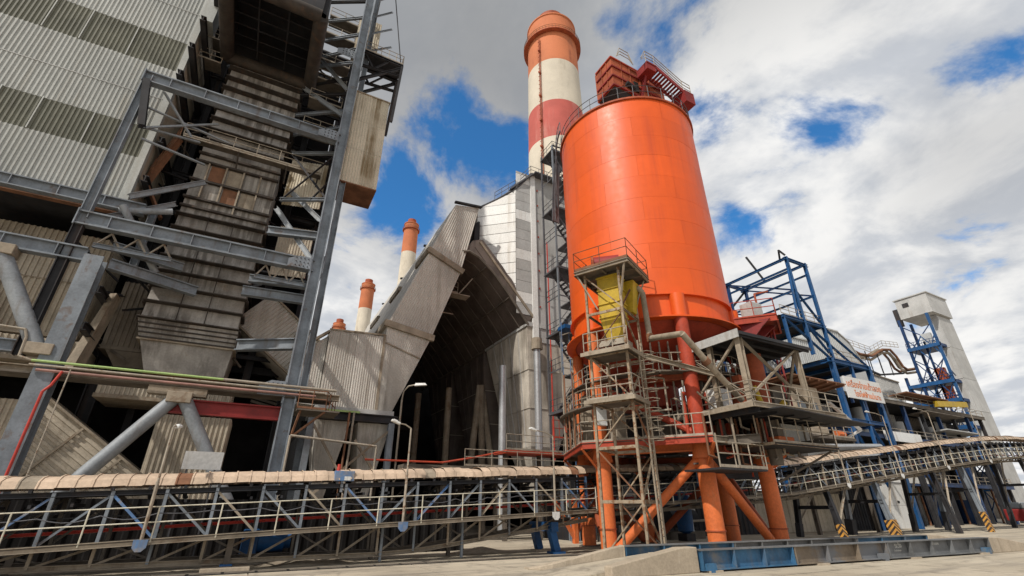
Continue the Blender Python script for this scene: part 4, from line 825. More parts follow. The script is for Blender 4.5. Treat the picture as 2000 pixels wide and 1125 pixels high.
# ================================================================== chimneys
def chimney(label, x, y, r0, r1, H, bands, plat, n=56):
    t = thing('chimney', label, 'chimney', (x, y, 0), 'row of power station chimneys')
    rad = lambda z: r0 + (r1 - r0) * z / H
    for za, zb, mt in bands:
        k = max(1, round((zb - za) / 5)); pr = [(rad(za + (zb - za) * i / k), za + (zb - za) * i / k) for i in range(k + 1)]
        O('shaft_band', B().lathe((x, y, 0), pr, n), mt, t, smooth=True)
    O('crown', B().lathe((x, y, 0), [(r1, H - .6), (r1 + .25, H - .4), (r1 + .25, H), (r1 * .8, H + .1), (r1 * .5, H + .1)], n), 'chimc', t)
    O('inner_flue', B().lathe((x, y, 0), [(r1 * .6, H), (r1 * .6, H + r1 * .8), (r1 * .5, H + r1 * .85), (r1 * .1, H + r1 * .85)], 32), 'redbrown', t, smooth=True)
    rp = rad(plat) + .25
    po = 1.0 if n > 40 else .45
    O('platform', B().lathe((x, y, 0), [(rp - .3, plat), (rp + po, plat), (rp + po, plat + .25), (rp - .3, plat + .25)], n), 'redbrown', t)
    b = B()
    for k in range(n):
        a = 2 * math.pi * k / n; c = (x + (rp + po - .05) * math.cos(a), y + (rp + po - .05) * math.sin(a)); b.tube((*c, plat + .2), (*c, plat + 1.5), .06, 4)
        a2 = 2 * math.pi * (k + 1) / n; d = (x + (rp + po - .05) * math.cos(a2), y + (rp + po - .05) * math.sin(a2))
        for zz_ in (.8, 1.5): b.tube((*c, plat + zz_), (*d, plat + zz_), .06, 4)
    O('platform_rail', b, 'rustr', t)
    return t, rad
ch, rad = chimney('huge striped orange, white and red chimney rising behind the silo', 55, 77.4, 8.4, 7.0, 131, [(0, 40, 'chimw'), (40, 58, 'chimc'), (58, 84.5, 'chimw'), (84.5, 96.8, 'chimr'), (96.8, 112, 'chimw'), (112, 131, 'chimc')], 123)
def side(a, z, o=.3): a = R(a); return V((55 + (rad(z) + o) * math.cos(a), 77.4 + (rad(z) + o) * math.sin(a), z))
for a, o in ((206, .35), (208.5, .35)): O('ladder_rail', B().path([side(a, z, o) for z in (0, 40, 80, 121)], .1, 6), 'redbrown', ch)
for k in range(11): O('ladder_landing', B().bar(side(205.5, 30 + 8.6 * k, .5), side(209, 30 + 8.6 * k, .5), .9, .5), 'redbrown', ch)
for k in range(60): O('ladder_hoop', B().bar(side(206, 32 + 1.5 * k, .9), side(208.5, 32 + 1.5 * k, .9), .12, .1), 'redbrown', ch)
O('marker', B().bar(side(228, 81.5, .02), side(229, 81.5, .02), .3, .8), 'black', ch)
for lab, az_, d_, H in (('far orange and white chimney, tallest of the three between column and flue duct', -14.3, 196, 125.5), ('far orange and white chimney, middle one of the three left of the flue duct', -18.9, 262, 121.5), ('farthest stubby red chimney top peeping over the flue box', -21.6, 338, 122)):
    p = FW * d_ * math.cos(R(az_)) + RT * d_ * math.sin(R(az_))
    chimney(lab, p.x, p.y, 4.2, 3.3 + (d_ - 196) / 160, H, [(0, 50, 'chimw'), (50, 70, 'chimr'), (70, H - 16, 'chimw'), (H - 16, H, 'chimc')], H - 3.5, 32)

# ================================================================== the orange silo
SC = V((21.45, 20.97, 0)); SR = 5.0; TH = math.atan2(-SC.y, -SC.x)
def sp(off, r, z): a = TH + R(off); return V((SC.x + r * math.cos(a), SC.y + r * math.sin(a), z))
silo = thing('ash_silo', 'big bright orange cylindrical ash silo on tubular legs', 'silo', tuple(SC))
O('shell', B().lathe(SC, [(SR - .02, 12.85), (SR - .02, 27.75)], 96), 'orange', silo, smooth=True)
for c in range(9):
    z0, z1 = 12.85 + c * 1.66, 12.85 + (c + 1) * 1.66
    for k in range(7):
        a0 = 2 * math.pi * (k + .5 * (c % 2)) / 7; a1 = a0 + 2 * math.pi / 7; rr = SR + random.uniform(-.002, .006); ga_ = .0009
        O('shell_plate', B().lathe(SC, [(SR - .02, z0 + .004), (rr, z0 + .005), (rr, z0 + .8), (rr, z1 - .005), (SR - .02, z1 - .004)], 14, a0 + ga_, a1 - ga_), 'orange', silo, smooth=True)
O('roof', B().lathe(SC, [(SR + .02, 27.78), (SR + .12, 27.78), (SR + .12, 27.92), (SR - .1, 27.95), (.3, 28.7)], 96), 'redbrown', silo)
O('skirt', B().lathe(SC, [(SR - .12, 11.35), (SR - .12, 12.85)], 96), 'orange', silo, smooth=True)
O('skirt_flange', B().lathe(SC, [(SR - .15, 11.34), (SR + .42, 11.34), (SR + .42, 11.42), (SR - .15, 11.42)], 96), 'orange', silo)
O('skirt_flange', B().lathe(SC, [(SR - .15, 12.8), (SR + .1, 12.8), (SR + .1, 12.86), (SR - .15, 12.86)], 96), 'orange', silo)
O('cone', B().lathe(SC, [(SR - .15, 11.4), (3.2, 9.6), (1.2, 8.6), (1.2, 7.4)], 64), 'redor', silo, smooth=True)
LEG = {'N': 20, 'Rr': 80, 'B1': 140, 'B2': 200, 'B3': 260, 'L': -40}
for nm, off in LEG.items():
    O('leg', B().tube(sp(off, SR, 0.05), sp(off, SR, 5.0), .40, 24), 'orange2', silo, smooth=True)
    O('upper_leg', B().tube(sp(off, SR, 5.0), sp(off, SR, 11.34), .36, 20), 'redor' if nm in ('N', 'B1', 'B2') else 'orange2', silo, smooth=True)
    O('pilaster', B().tube(sp(off, SR - .08, 11.42), sp(off, SR - .08, 12.8), .42, 20), 'orange', silo, smooth=True)
    O('band', B().tube(sp(off, SR, 1.05), sp(off, SR, 1.1), .45, 24), 'redbrown', silo); O('base_plate', B().tube(sp(off, SR, 0), sp(off, SR, .06), .75, 4), 'dustd', silo)
    O('knee_block', B().tube(sp(off, SR, 4.15), sp(off, SR, 4.75), .54, 20, .42), 'orange2', silo, smooth=True)
order = [-40, 20, 80, 140, 200, 260, 320]
for k, (a, e) in enumerate(zip(order, order[1:])):
    A, E = sp(a, SR, 0), sp(e, SR, 0)
    O('ring_beam', B().bar(A + UP * 4.75, E + UP * 4.75, .4, .5, 'I'), 'orange2' if k in (0, 5) else 'redbrown', silo)
    O('ring_beam', B().bar(A + UP * 8.2, E + UP * 8.2, .3, .35, 'I'), 'redbrown', silo)
    lo, hi = (A, E) if k % 2 == 0 else (E, A)
    d = (lo - hi).normalized()
    O('brace', B().tube(hi + UP * 4.35, lo - d * .5 + UP * .25, .215, 16), 'orange2' if k in (0, 1) else 'redbrown', silo, smooth=True)
    if k in (0, 3): O('upper_brace', B().tube(lo + UP * 8.2, hi + UP * 5.2, .18, 10), 'redor', silo)
dk = [(sp(a, 6.35, 4.98)) for a in order]; din = [(sp(a, 4.4, 4.98)) for a in order]
for k in range(6):
    O('deck_plate', B().prism([dk[k], dk[k + 1], din[k + 1], din[k]], (0, 0, .06)), 'dustd', silo)
    O('deck_edge', B().bar(dk[k] + UP * -.08, dk[k + 1] + UP * -.08, .1, .32, 'C'), 'redor' if k in (0, 5) else 'dust', silo)
    O('deck_bracket', B().bar(dk[k] + UP * -.2, sp(order[k], SR + .4, 3.9), .14, .14, 'L'), 'orange2', silo)
railing(silo, [p + UP * .06 for p in (dk[5], dk[0], dk[1])], 'rail', gap=.8, name='deck_rail')
railing(silo, [p + UP * .06 for p in (dk[2], dk[3], dk[4], dk[5])], 'rail', gap=1.1, name='deck_rail')
b = B(); N = 60
for k in range(N):
    a, e = sp(360 * k / N, SR + .02, 27.95), sp(360 * (k + 1) / N, SR + .02, 27.95)
    if k % 2 == 0: b.tube(a, a + UP * 1.1, .025, 5)
    for h in (.55, 1.1): b.tube(a + UP * h, e + UP * h, .025, 5)
O('roof_rail', b, 'raild', silo)
# spiral ladder on the left side up to the roof
b = B(); pts = [sp(-82 - 1.6 * k, SR + .75, 21.5 + k * .62) for k in range(12)]
for p, q in zip(pts, pts[1:]): b.bar(p, q, .6, .08); b.tube(p + UP * 1.0, q + UP * 1.0, .03, 5); b.tube(p, p + UP * 1.0, .025, 5)
pts2 = [sp(-55 - 3 * k, SR + .55, 28.0 - .05 * k * k) for k in range(11)]
for p, q in zip(pts2, pts2[1:]): b.bar(p, q, .08, .18); b.tube(p + UP * .9, q + UP * .9, .03, 5); b.tube(p, p + UP * .9, .025, 5)
O('side_stair', b, 'raild', silo)
# equipment between cone and deck
for k in range(7):
    p = sp(-8 + 7 * k, 3.9, 0); O('feed_pipe', B().tube(p + UP * 5.1, p + UP * (10.4 + .3 * math.sin(k)), .05, 7), 'rail', silo)
for off, r, z0, z1, w, mt in ((-60, 4.4, 5.1, 8.0, .9, 'dust'), (-30, 4.6, 5.1, 7.2, .7, 'dust'), (0, 3, 5.1, 6.6, 1.4, 'dustd'), (50, 3.6, 5.1, 6.9, 1.5, 'redbrown'), (110, 3, 5.1, 7.3, 1.8, 'dustd'), (-75, 3.4, 5.1, 7.8, 1.2, 'dustd'), (200, 2.5, 5.1, 7.5, 2.6, 'dsteel'), (160, 3, 5.1, 7.9, 1.6, 'dustd')):
    p = sp(off, r, 0); O('equipment_box', B().bx(p.x - w / 2, p.x + w / 2, p.y - w / 2, p.y + w / 2, z0, z1), mt, silo, bevel=.03)
for k in range(10):
    p = sp(-85 + k * 3.5, 5.3 + .5 * (k % 2), 0); O('vertical_pipe', B().tube(p + UP * 5.0, p + UP * (7.2 + 2.6 * random.random()), .05, 6), random.choice(('rail', 'rail', 'rustr')), silo)
for z in (6.3, 7.4): O('cross_pipe', B().path([sp(-90 + 12 * k, 5.2, z + .15 * math.sin(k)) for k in range(9)], .05, 6), 'rail', silo)
for k in range(34):                         # tangle of small pipes, conduits and stays round the cone
    a = random.uniform(-100, 100); r_ = random.uniform(3.6, 5.9); z0 = random.uniform(5.1, 8.4); p = sp(a, r_, z0); mt = random.choice(('rail', 'dust', 'dust', 'rustr', 'dustd', 'redor'))
    if k % 3 == 0: O('stay', B().bar(p, sp(a + random.uniform(-22, 22), r_, z0 + random.uniform(.6, 2.4)), .07, .07, 'L'), mt, silo)
    else: O('small_pipe', B().path([p, p + UP * random.uniform(.7, 2.3), sp(a + random.uniform(-14, 14), r_ * .92, z0 + random.uniform(1.0, 2.4))], random.choice((.035, .05, .07)), 6), mt, silo)
for za, ra, aa, ab in ((6.9, 5.75, -95, -20), (8.35, 5.2, -70, 75), (7.6, 5.6, 30, 95)):
    pts = [sp(aa + (ab - aa) * k / 6, ra, za) for k in range(7)]; railing(silo, pts, random.choice(('rail', 'dust')), gap=.7, name='gallery_rail'); b = B()
    for p, q in zip(pts, pts[1:]): b.bar(p, q, .7, .06)
    O('gallery', b, 'dustd', silo)
O('door_frame', B().path([sp(14, 4.9, 5.05), sp(14, 4.9, 7.3), sp(28, 4.9, 7.3), sp(28, 4.9, 5.05)], .09, 6), 'redor', silo)
p = sp(-33, 5.6, 5.3)
O('fuse_box', B().bx(p.x - .35, p.x + .35, p.y - .12, p.y + .12, 5.9, 7.2), 'white', silo, bevel=.02); O('fuse_box_plate', B().bx(p.x - .05, p.x + .1, p.y - .14, p.y - .122, 6.7, 6.85), 'black', silo)
# roof house and stairs on top
rh = thing('silo_head_house', 'rusty red machine house on top of the orange silo', 'machine house', (21, 19.2, 28))
O('body', B().bx(20.3, 23.9, 18.35, 21.6, 28.1, 33.3), 'redbrown', rh)
O('overhang', B().bx(18.52, 20.28, 18.35, 20.3, 30.6, 33.6), 'redbrown', rh)
O('overhang_lining', B().hexa([(19.2, 18.8, 30.0), (20.2, 18.8, 28.9), (20.2, 19.9, 28.9), (19.2, 19.9, 30.0)], [(18.6, 18.4, 30.6), (20.28, 18.4, 30.6), (20.28, 20.2, 30.6), (18.6, 20.2, 30.6)]), 'dsteel', rh)
for z in (30.65, 31.65, 32.65, 33.6): O('band', B().bar((18.47, 18.3, z), (23.6, 18.3, z - (.15 if z > 33 else 0)), .1, .12).bar((18.47, 18.3, z), (18.47, 20.15, z), .1, .12), 'dred' if z < 33 else 'redor', rh)
for x in (19.4, 20.3, 21.3, 22.3): O('stiffener', B().bx(x - .04, x + .04, 18.28, 18.34, 28.2 if x > 20 else 31, 33.5), 'redbrown', rh)
for y in (18.9, 19.5): O('stiffener', B().bx(18.46, 18.51, y - .03, y + .03, 31, 33.5), 'redbrown', rh)
O('hatch', B().bx(20.55, 20.95, 18.2, 18.3, 31.0, 32.0), 'black', rh); O('drive', B().tube((19.7, 18.2, 31.3), (20.5, 18.2, 31.1), .2, 10), 'dsteel', rh)
O('roof_plate', B().bx(20.25, 23.7, 18.25, 21.7, 33.3, 33.38).bx(18.45, 20.3, 18.28, 20.15, 33.6, 33.66), 'redbrown', rh)
st = thing('silo_head_stair', 'dark red stair platform with curved rails on the silo top', 'stair', (22, 17.7, 30))
a, e = V((21.7, 17.55, 33.0)), V((24.5, 17.55, 31.8))
for y in (17.0, 18.0): O('stringer', B().bar((a.x, y, a.z), (e.x, y, e.z), .08, .35), 'dred', st)
for k in range(11): f = (k + .5) / 11; p = a.lerp(e, f); O('tread', B().bx(p.x - .11, p.x + .09, 17.02, 17.98, p.z - .02, p.z + .02), 'dred', st)
O('upper_landing', B().bx(20.8, 21.75, 16.9, 18.1, 32.9, 33.02), 'dred', st); O('lower_landing', B().bx(24.4, 25.4, 16.8, 18.2, 31.6, 31.75), 'dred', st); O('lower_landing_skirt', B().bx(24.4, 25.4, 16.8, 18.2, 30.6, 31.58), 'dred', st)
O('upper_skirt', B().bx(20.8, 21.7, 16.95, 18.05, 32.3, 32.88), 'dred', st)
for h in (.45, .8, 1.15):
    O('stair_rail', B().path([(20.3, 17.0, 32.8 + h * .3), (20.8, 17.0, 33.02 + h), (21.7, 17.0, 33.02 + h), (24.5, 17.0, 31.8 + h), (25.4, 17.0, 31.75 + h)], .03, 5), 'rail', st)
    O('stair_rail', B().path([(18.9, 18.1, 33.7), (19.3, 18.1, 33.7 + h), (20.2, 18.1, 33.68 + h), (20.6, 18.1, 33.7)], .03, 5), 'rail', st)
for x, z in ((20.8, 33), (21.7, 33.0), (23.1, 32.4), (24.5, 31.8), (25.4, 31.7)): O('rail_post', B().tube((x, 17.0, z), (x, 17.0, z + 1.15), .03, 5), 'rail', st)
bar('strut', (24.8, 17.6, 30.7), (23.3, 19.5, 28.6), .2, .2, 'I', 'dred', st); bar('strut', (21.2, 17.6, 32.4), (21.2, 18.4, 30.4), .2, .2, 'I', 'dred', st)
# red bracket platform on the silo's right flank
rp_ = thing('silo_side_platform', 'dark red bracketed platform bulging from the right flank of the silo', 'platform', tuple(sp(80, 6.3, 11)))
c0 = [sp(66, 5.2, 11.75), sp(72, 7.3, 11.75), sp(92, 7.6, 11.75), sp(98, 5.2, 11.75)]
O('deck', B().prism(c0, (0, 0, .12)), 'redor', rp_); O('edge', B().bar(c0[0], c0[1], .1, .4, 'C').bar(c0[1], c0[2], .1, .4, 'C').bar(c0[2], c0[3], .1, .4, 'C'), 'redor', rp_)
for off, r in ((70, 7.0), (82, 7.2), (93, 7.2)):
    O('bracket', B().prism([sp(off, 5.1, 11.7), sp(off, r, 11.7), sp(off, r - .5, 11.3), sp(off, 5.5, 10.2), sp(off, 5.1, 10.0)], (.1, .05, 0)), 'dred', rp_)
railing(rp_, [p + UP * .12 for p in c0], 'redor', gap=.9)
O('blower', B().bx(*(lambda q: (q.x - .5, q.x + .5, q.y - .4, q.y + .4))(sp(82, 6.1, 0)), 11.88, 13.2), 'panelg', rp_, bevel=.05)
O('hopper_pipe', B().path([sp(90, 6.6, 12), sp(90, 6.6, 14.2), sp(96, 7.6, 14.6)], .06, 6), 'redbrown', rp_)
for off in (84, 92): O('ladder_rail', B().tube(sp(off, 7.0, 6.5), sp(off, 7.0, 11.7), .05, 6), 'dred', rp_)
for k in range(12): O('rung', B().tube(sp(84, 7.0, 6.7 + .42 * k), sp(92, 7.0, 6.7 + .42 * k), .03, 5), 'dred', rp_)

# ================================================================== scaffold tower with the yellow hopper
a1 = (FW * math.cos(R(35)) + RT * math.sin(R(35))); a2 = (FW * math.cos(R(55)) - RT * math.sin(R(55)))
T0 = FW * 20.54 + RT * 5.81
def tp(s, t, z): p = T0 + a1 * s + a2 * t; return V((p.x, p.y, z))
tw = thing('hopper_tower', 'rusty beige steel scaffold tower with ladder in front of the silo', 'tower', tuple(tp(1.4, 1.6, 0)))
PS = [(.42, .71), (2.5, .71), (.42, 2.6), (2.5, 2.6)]
for (s_, t_), zt in zip(PS, (13.3, 13.3, 13.3, 11)): O('post', B().bar(tp(s_, t_, 0), tp(s_, t_, zt), .11, .11, 'box', up=a1), 'scaf', tw)
for z in (2.25, 4.45, 6.5, 8.8, 11.0):
    for i, j in ((0, 1), (0, 2), (1, 3), (2, 3)): O('ledger', B().bar(tp(*PS[i], z), tp(*PS[j], z), .07, .13, 'C'), 'scaf', tw)
for k, (z0, z1) in enumerate(((.2, 2.2), (2.3, 4.4), (4.5, 6.4), (6.6, 8.7), (8.9, 10.9), (11.1, 13.2))):
    for i, j in ((0, 2), (0, 1), (1, 3)):
        p, q = (i, j) if (k + i) % 2 else (j, i); O('brace', B().bar(tp(*PS[p], z0), tp(*PS[q], z1), .07, .07, 'L'), 'scaf' if (k + j) % 3 else 'rustr', tw)
for z, ov in ((6.5, .25), (8.8, .3)):
    O('deck', B().prism([tp(.2 - ov, .4, z), tp(1.9, .4, z), tp(1.9, 2.9, z), tp(.2 - ov, 2.9, z)], (0, 0, .07)), 'dustd', tw); O('deck_edge', B().bar(tp(.2 - ov, .4, z), tp(.2 - ov, 2.9, z), .05, .18).bar(tp(.2 - ov, .4, z), tp(1.9, .4, z), .05, .18), 'dust', tw)
railing(tw, [tp(.1, 2.8, 6.57), tp(.1, .5, 6.57), tp(1.9, .5, 6.57)], 'rail', gap=.8); railing(tw, [tp(.1, 2.8, 8.87), tp(.1, .5, 8.87)], 'rail', gap=.8)
lad = O('ladder', B().bar(tp(1.3, .45, .1), tp(1.3, .45, 9.5), .06, .05).bar(tp(1.8, .45, .1), tp(1.8, .45, 9.5), .06, .05), 'dust', tw)
for k in range(30): O('rung', B().tube(tp(1.3, .45, .3 + .31 * k), tp(1.8, .45, .3 + .31 * k), .018, 5), 'dust', lad)
for k in range(10):
    z = 4.8 + .45 * k; O('cage_hoop', B().path([tp(1.2, .45, z), tp(1.15, .0, z), tp(1.55, -.2, z), tp(1.95, .0, z), tp(1.9, .45, z)], .018, 4), 'dust', lad)
# top platform
tpf = thing('hopper_top_platform', 'overhanging steel platform with thin rails on top of the yellow hopper', 'platform', tuple(tp(1.5, 1.5, 13.4)))
O('deck', B().prism([tp(0, 0, 13.4), tp(3, 0, 13.4), tp(3, 3, 13.4), tp(0, 3, 13.4)], (0, 0, .1)), 'dustd', tpf)
for p, q in (((0, 0), (3, 0)), ((3, 0), (3, 3)), ((3, 3), (0, 3)), ((0, 3), (0, 0)), ((1, 0), (1, 3)), ((2, 0), (2, 3)), ((0, 1.5), (3, 1.5))): O('joist', B().bar(tp(*p, 13.33), tp(*q, 13.33), .1, .2, 'C'), 'dust' if p in ((0, 0), (0, 3)) else 'dustd', tpf)
railing(tpf, [tp(0, 3, 13.5), tp(0, 0, 13.5), tp(3, 0, 13.5), tp(3, 3, 13.5), tp(0, 3, 13.5)], 'rustr', gap=1.6, h=1.1, r=.022)
for p, q in ((tp(.05, 2.9, 13.3), tp(.4, 2.0, 11.2)), (tp(.05, .2, 13.3), tp(.42, .71, 11.6)), (tp(2.8, .2, 13.3), tp(2.5, .71, 11.8))): bar('knee_brace', p, q, .08, .08, 'L', 'dust', tpf)
mo = thing('red_blower', 'dark red cylindrical blower on the overhanging platform', 'blower', tuple(tp(1.2, 1.5, 13.5)))
O('drum', B().tube(tp(1.0, 2.3, 14.05), tp(1.5, 1.0, 14.05), .5, 16), 'dred', mo, smooth=True); O('end_plate', B().tube(tp(.95, 2.4, 14.05), tp(1.0, 2.3, 14.05), .58, 16), 'redbrown', mo); O('motor', B().tube(tp(.75, 2.75, 13.85), tp(.95, 2.4, 13.9), .22, 10), 'dsteel', mo); O('base', B().bar(tp(.9, 2.4, 13.55), tp(1.5, 1.0, 13.55), .5, .1), 'dustd', mo)
yh = thing('yellow_hopper', 'yellow painted steel hopper with horizontal ribs hanging in the scaffold tower', 'hopper', tuple(tp(1.4, 1.6, 9.8)))
q_ = lambda s0, s1, t0, t1, z: [tp(s0, t0, z), tp(s1, t0, z), tp(s1, t1, z), tp(s0, t1, z)]
O('upper_body', B().hexa(q_(.8, 1.7, .95, 2.1, 10.8), q_(.8, 1.7, .95, 2.1, 13.2)), 'yellow', yh); O('lower_body', B().hexa(q_(1.0, 1.5, 1.2, 1.85, 9.6), q_(.8, 1.7, .95, 2.1, 10.8)), 'yellow', yh)
O('side_chute', B().hexa(q_(1.9, 2.4, .7, 1.1, 11.3), q_(1.9, 3.1, .5, 1.4, 13.1)), 'yellow', yh)
for z in (10.85, 11.6, 12.4, 13.1): O('rib', B().bar(tp(.77, .92, z), tp(.77, 2.13, z), .07, .07).bar(tp(.77, .92, z), tp(1.7, .92, z), .07, .07), 'yellow', yh)
O('spout', B().hexa(q_(1.2, 1.6, 1.3, 1.7, 8.95), q_(1.0, 1.5, 1.2, 1.85, 9.6)), 'redbrown', yh); O('gate_frame', B().bar(tp(.9, 1.0, 9.5), tp(.9, 2.3, 9.5), .1, .3).bar(tp(.9, 1.0, 9.5), tp(2, 1.0, 9.5), .1, .3), 'rail', yh)
# discharge pipe running down to the loading platform
dp = thing('discharge_pipe', 'bent beige discharge pipe running from the yellow hopper down to the loading platform', 'pipe', tuple(tp(2.9, .4, 6)))
O('pipe', B().path([tp(2.55, .55, 12.9), tp(2.75, .35, 12.6), tp(2.85, .3, 10.0), V((16.8, 14.4, 9.4)), V((18.8, 14.5, 7.8)), V((20.4, 14.6, 6.7))], .15, 12), 'dust', dp, smooth=True)
O('joint', B().tube(V((18.1, 14.47, 8.36)), V((18.3, 14.47, 8.2)), .2, 12), 'rustr', dp); O('elbow', B().tube(tp(2.84, .3, 10.25), tp(2.9, .3, 9.85), .19, 12), 'rustr', dp)
O('support_beam', B().bar(tp(1.8, 1.0, 9.1), V((19.6, 15.0, 7.9)), .14, .24, 'C'), 'dust', dp); O('red_channel', B().bar(tp(1.0, 1.2, 9.35), tp(2.9, 1.0, 8.95), .3, .3, 'C'), 'dred', dp)

# ================================================================== truck loading platform with canopy
lp = thing('loading_platform', 'dust covered truck loading platform with pitched canopy beside the silo', 'loading platform', (23.5, 16, 0))
X0, X1, Y0, Y1 = 19.65, 25.3, 13.6, 17.0
cx, cy = (X0 + X1) / 2, (Y0 + Y1) / 2
O('roof', B().add([(X0 - .3, Y0 - .3, 9.55), (X1 - .3, Y0 - .3, 9.55), (X1 - .3, Y1 - .3, 9.55), (X0 - .3, Y1 - .3, 9.55), (X0 + 1.6, cy, 10.3), (X1 - 1.9, cy, 10.3), (X0 - .3, Y0 - .3, 9.63), (X1 - .3, Y0 - .3, 9.63), (X1 - .3, Y1 - .3, 9.63), (X0 - .3, Y1 - .3, 9.63), (X0 + 1.6, cy, 10.4), (X1 - 1.9, cy, 10.4)],
    [(0, 4, 5, 1), (1, 5, 2), (2, 5, 4, 3), (3, 4, 0), (6, 7, 11, 10), (7, 8, 11), (8, 9, 10, 11), (9, 6, 10), (0, 1, 7, 6), (1, 2, 8, 7), (2, 3, 9, 8), (3, 0, 6, 9)]), 'dsteel', lp)
O('fascia', B().bar((X0 - .33, Y0 - .3, 9.55), (X0 - .33, Y1 - .3, 9.55), .05, .42), 'panelg', lp); O('fascia', B().bar((X0 - .3, Y0 - .33, 9.56), (X1 - .3, Y0 - .33, 9.56), .05, .16), 'dsteel', lp)
for k in range(5): y = Y0 - .2 + k * .8; O('rafter', B().bar((X0 - .25, y, 9.47), (X1 - .35, y, 9.47), .08, .12), 'dsteel', lp)
for i, (x, y, w) in enumerate(((X0, Y0, .26), (X1 - 1.2, Y0, .22), (X0, Y1, .28), (X1, Y1, .28), (X0, cy, .22))):
    O('post', B().bar((x, y, 6.2), (x, y, 9.5), w, w, 'I', up=(1, 0, 0)), 'dust', lp)
for p, q in (((X0, Y0, 9.5), (X0, Y1, 6.6)), ((X0, Y1, 9.5), (X0, Y0, 6.6)), ((X0, Y0, 9.5), (X1 - 1.2, Y0, 6.6)), ((X1 - 1.2, Y0, 9.5), (X0, Y0, 6.6)), ((X1 - 1.2, Y0, 9.5), (X1, Y0 + 2, 6.6))): O('brace', B().bar(p, q, .12, .1, 'C'), 'dust' , lp)
O('floor', B().bx(X0 - .3, X1 + 1.2, Y0 - .3, Y1 + 1.2, 6.12, 6.24), 'dsteel', lp)
for p, q in (((X0 - .3, Y0 - .33, 6.2), (X1 + 1.2, Y0 - .33, 6.2)), ((X0 - .33, Y0 - .3, 6.2), (X0 - .33, Y1 + 1.2, 6.2))): O('floor_edge', B().bar(p, q, .08, .22, 'C'), 'dust', lp)
railing(lp, [(X0 - .25, Y1 + 1.1, 6.24), (X0 - .25, Y0 - .25, 6.24), (X1 + 1.1, Y0 - .25, 6.24)], 'rail', gap=1.25, mids=(.36, .68), r=.026)
for k in range(6): x = X0 + k * 1.25; O('joist', B().bar((x, Y0 - .3, 6.0), (x, Y1 + .3, 6.0), .14, .24, 'I'), 'dsteel', lp)
for i, (x, y, w, h, mt) in enumerate(((20.4, 15.9, .9, 1.2, 'panelw'), (21.7, 15.6, 1.2, 1.9, 'redbrown'), (23.2, 16.2, .9, 2.8, 'rustr'), (24.5, 15.8, 1.1, 1.5, 'dustd'), (23.6, 17.2, 2.0, 2.3, 'dsteel'), (21.4, 17.2, 1.5, 2.6, 'dustd'))): O('machine_box', B().bx(x - w / 2, x + w / 2, y - w / 2, y + w / 2, 6.24, 6.24 + h), mt, lp, bevel=.04)
O('chute', B().tube((22.4, 14.9, 9.3), (22.4, 14.9, 6.3), .42, 14), 'redbrown', lp, smooth=True); O('yellow_valve', B().tube((21.9, 14.6, 6.5), (21.5, 14.6, 7.5), .13, 10), 'yellow', lp); O('yellow_valve', B().tube((23.4, 14.7, 6.6), (23.7, 14.6, 6.9), .16, 10), 'yellow', lp)
# lower level: dark eave sheet, rails, hanging gear
O('eave_sheet', B().prism([(X0 + .6, Y0 - 1.0, 6.02), (X1 + 2.2, Y0 - 1.0, 5.75), (X1 + 2.2, Y0 + 1.4, 6.0), (X0 + .6, Y0 + 1.4, 6.06)], (0, 0, .05)), 'dsteel', lp)
O('lower_floor', B().bx(21.0, 26.0, 13.8, 17.8, 4.62, 4.72), 'dsteel', lp); O('lower_edge', B().bar((21.0, 13.78, 4.68), (26.0, 13.78, 4.68), .07, .12, 'C').bar((20.98, 13.8, 4.68), (20.98, 17.8, 4.68), .07, .12, 'C'), 'scaf', lp)
railing(lp, [(21.0, 13.85, 4.72), (25.9, 13.85, 4.72), (25.9, 17, 4.72)], 'rail', gap=1.0, h=1.2)
O('back_board', B().bx(23.6, 25.8, 15.0, 15.1, 4.72, 5.9), 'panelg', lp); O('back_screen', B().bx(20.9, 26.0, 17.7, 17.8, 3.4, 6.0), 'dsteel', lp); O('orange_tank', B().bx(22.3, 23.5, 14.4, 15.0, 4.72, 5.15), 'orange2', lp, bevel=.05); O('box', B().bx(22.4, 22.9, 14.5, 14.9, 5.15, 5.6), 'dustd', lp)
O('lower_floor', B().bx(17.8, 20.9, 14.4, 16.4, 3.5, 3.58), 'dsteel', lp); railing(lp, [(17.8, 14.4, 3.58), (20.9, 14.4, 3.58)], 'rail', gap=1.0); bar('hanger', (17.9, 14.5, 3.5), (17.9, 14.5, 5.0), .08, .08, 'L', 'dust', lp); bar('hanger', (20.8, 14.5, 3.5), (20.8, 14.5, 6.0), .08, .08, 'L', 'dust', lp)
for k in range(40):
    x = random.uniform(18.2, 25.8); y = random.uniform(14.6, 17.5); z = random.uniform(3.6, 5.6); O('hanging_pipe', B().path([(x, y, 6.0), (x, y, z), (x + random.uniform(-1.2, 1.2), y, z - .1)], .05, 6), random.choice(('dust', 'dustd', 'rustr', 'redor')), lp)
O('loading_spout', B().tube((22.9, 15.2, 6.1), (22.9, 15.2, 3.9), .4, 14, .3), 'dustd', lp, smooth=True)
for x, y in ((26.0, 14.2), (26.2, 18.0)): bar('stay', (x, y, 4.6), sp(80, 5.5, 3.2) if y < 16 else sp(100, 5.4, 3.4), .1, .1, 'L', 'dustd', lp)
bar('carrier_beam', sp(20, 5.2, 4.9), (20.6, 14.2, 4.9), .3, .4, 'I', 'dustd', lp); bar('carrier_beam', sp(80, 5.2, 4.9), (25.2, 14.2, 4.9), .3, .4, 'I', 'dustd', lp)
bar('carrier_post', (20.6, 16.2, 4.9), (20.6, 16.2, 6.0), .24, .24, 'I', 'dustd', lp); bar('carrier_post', (25.2, 16.4, 4.9), (25.2, 16.4, 6.0), .24, .24, 'I', 'dustd', lp); bar('carrier_post', (21.2, 17.2, 4.72), (21.2, 17.2, 6.0), .2, .2, 'I', 'dustd', lp)
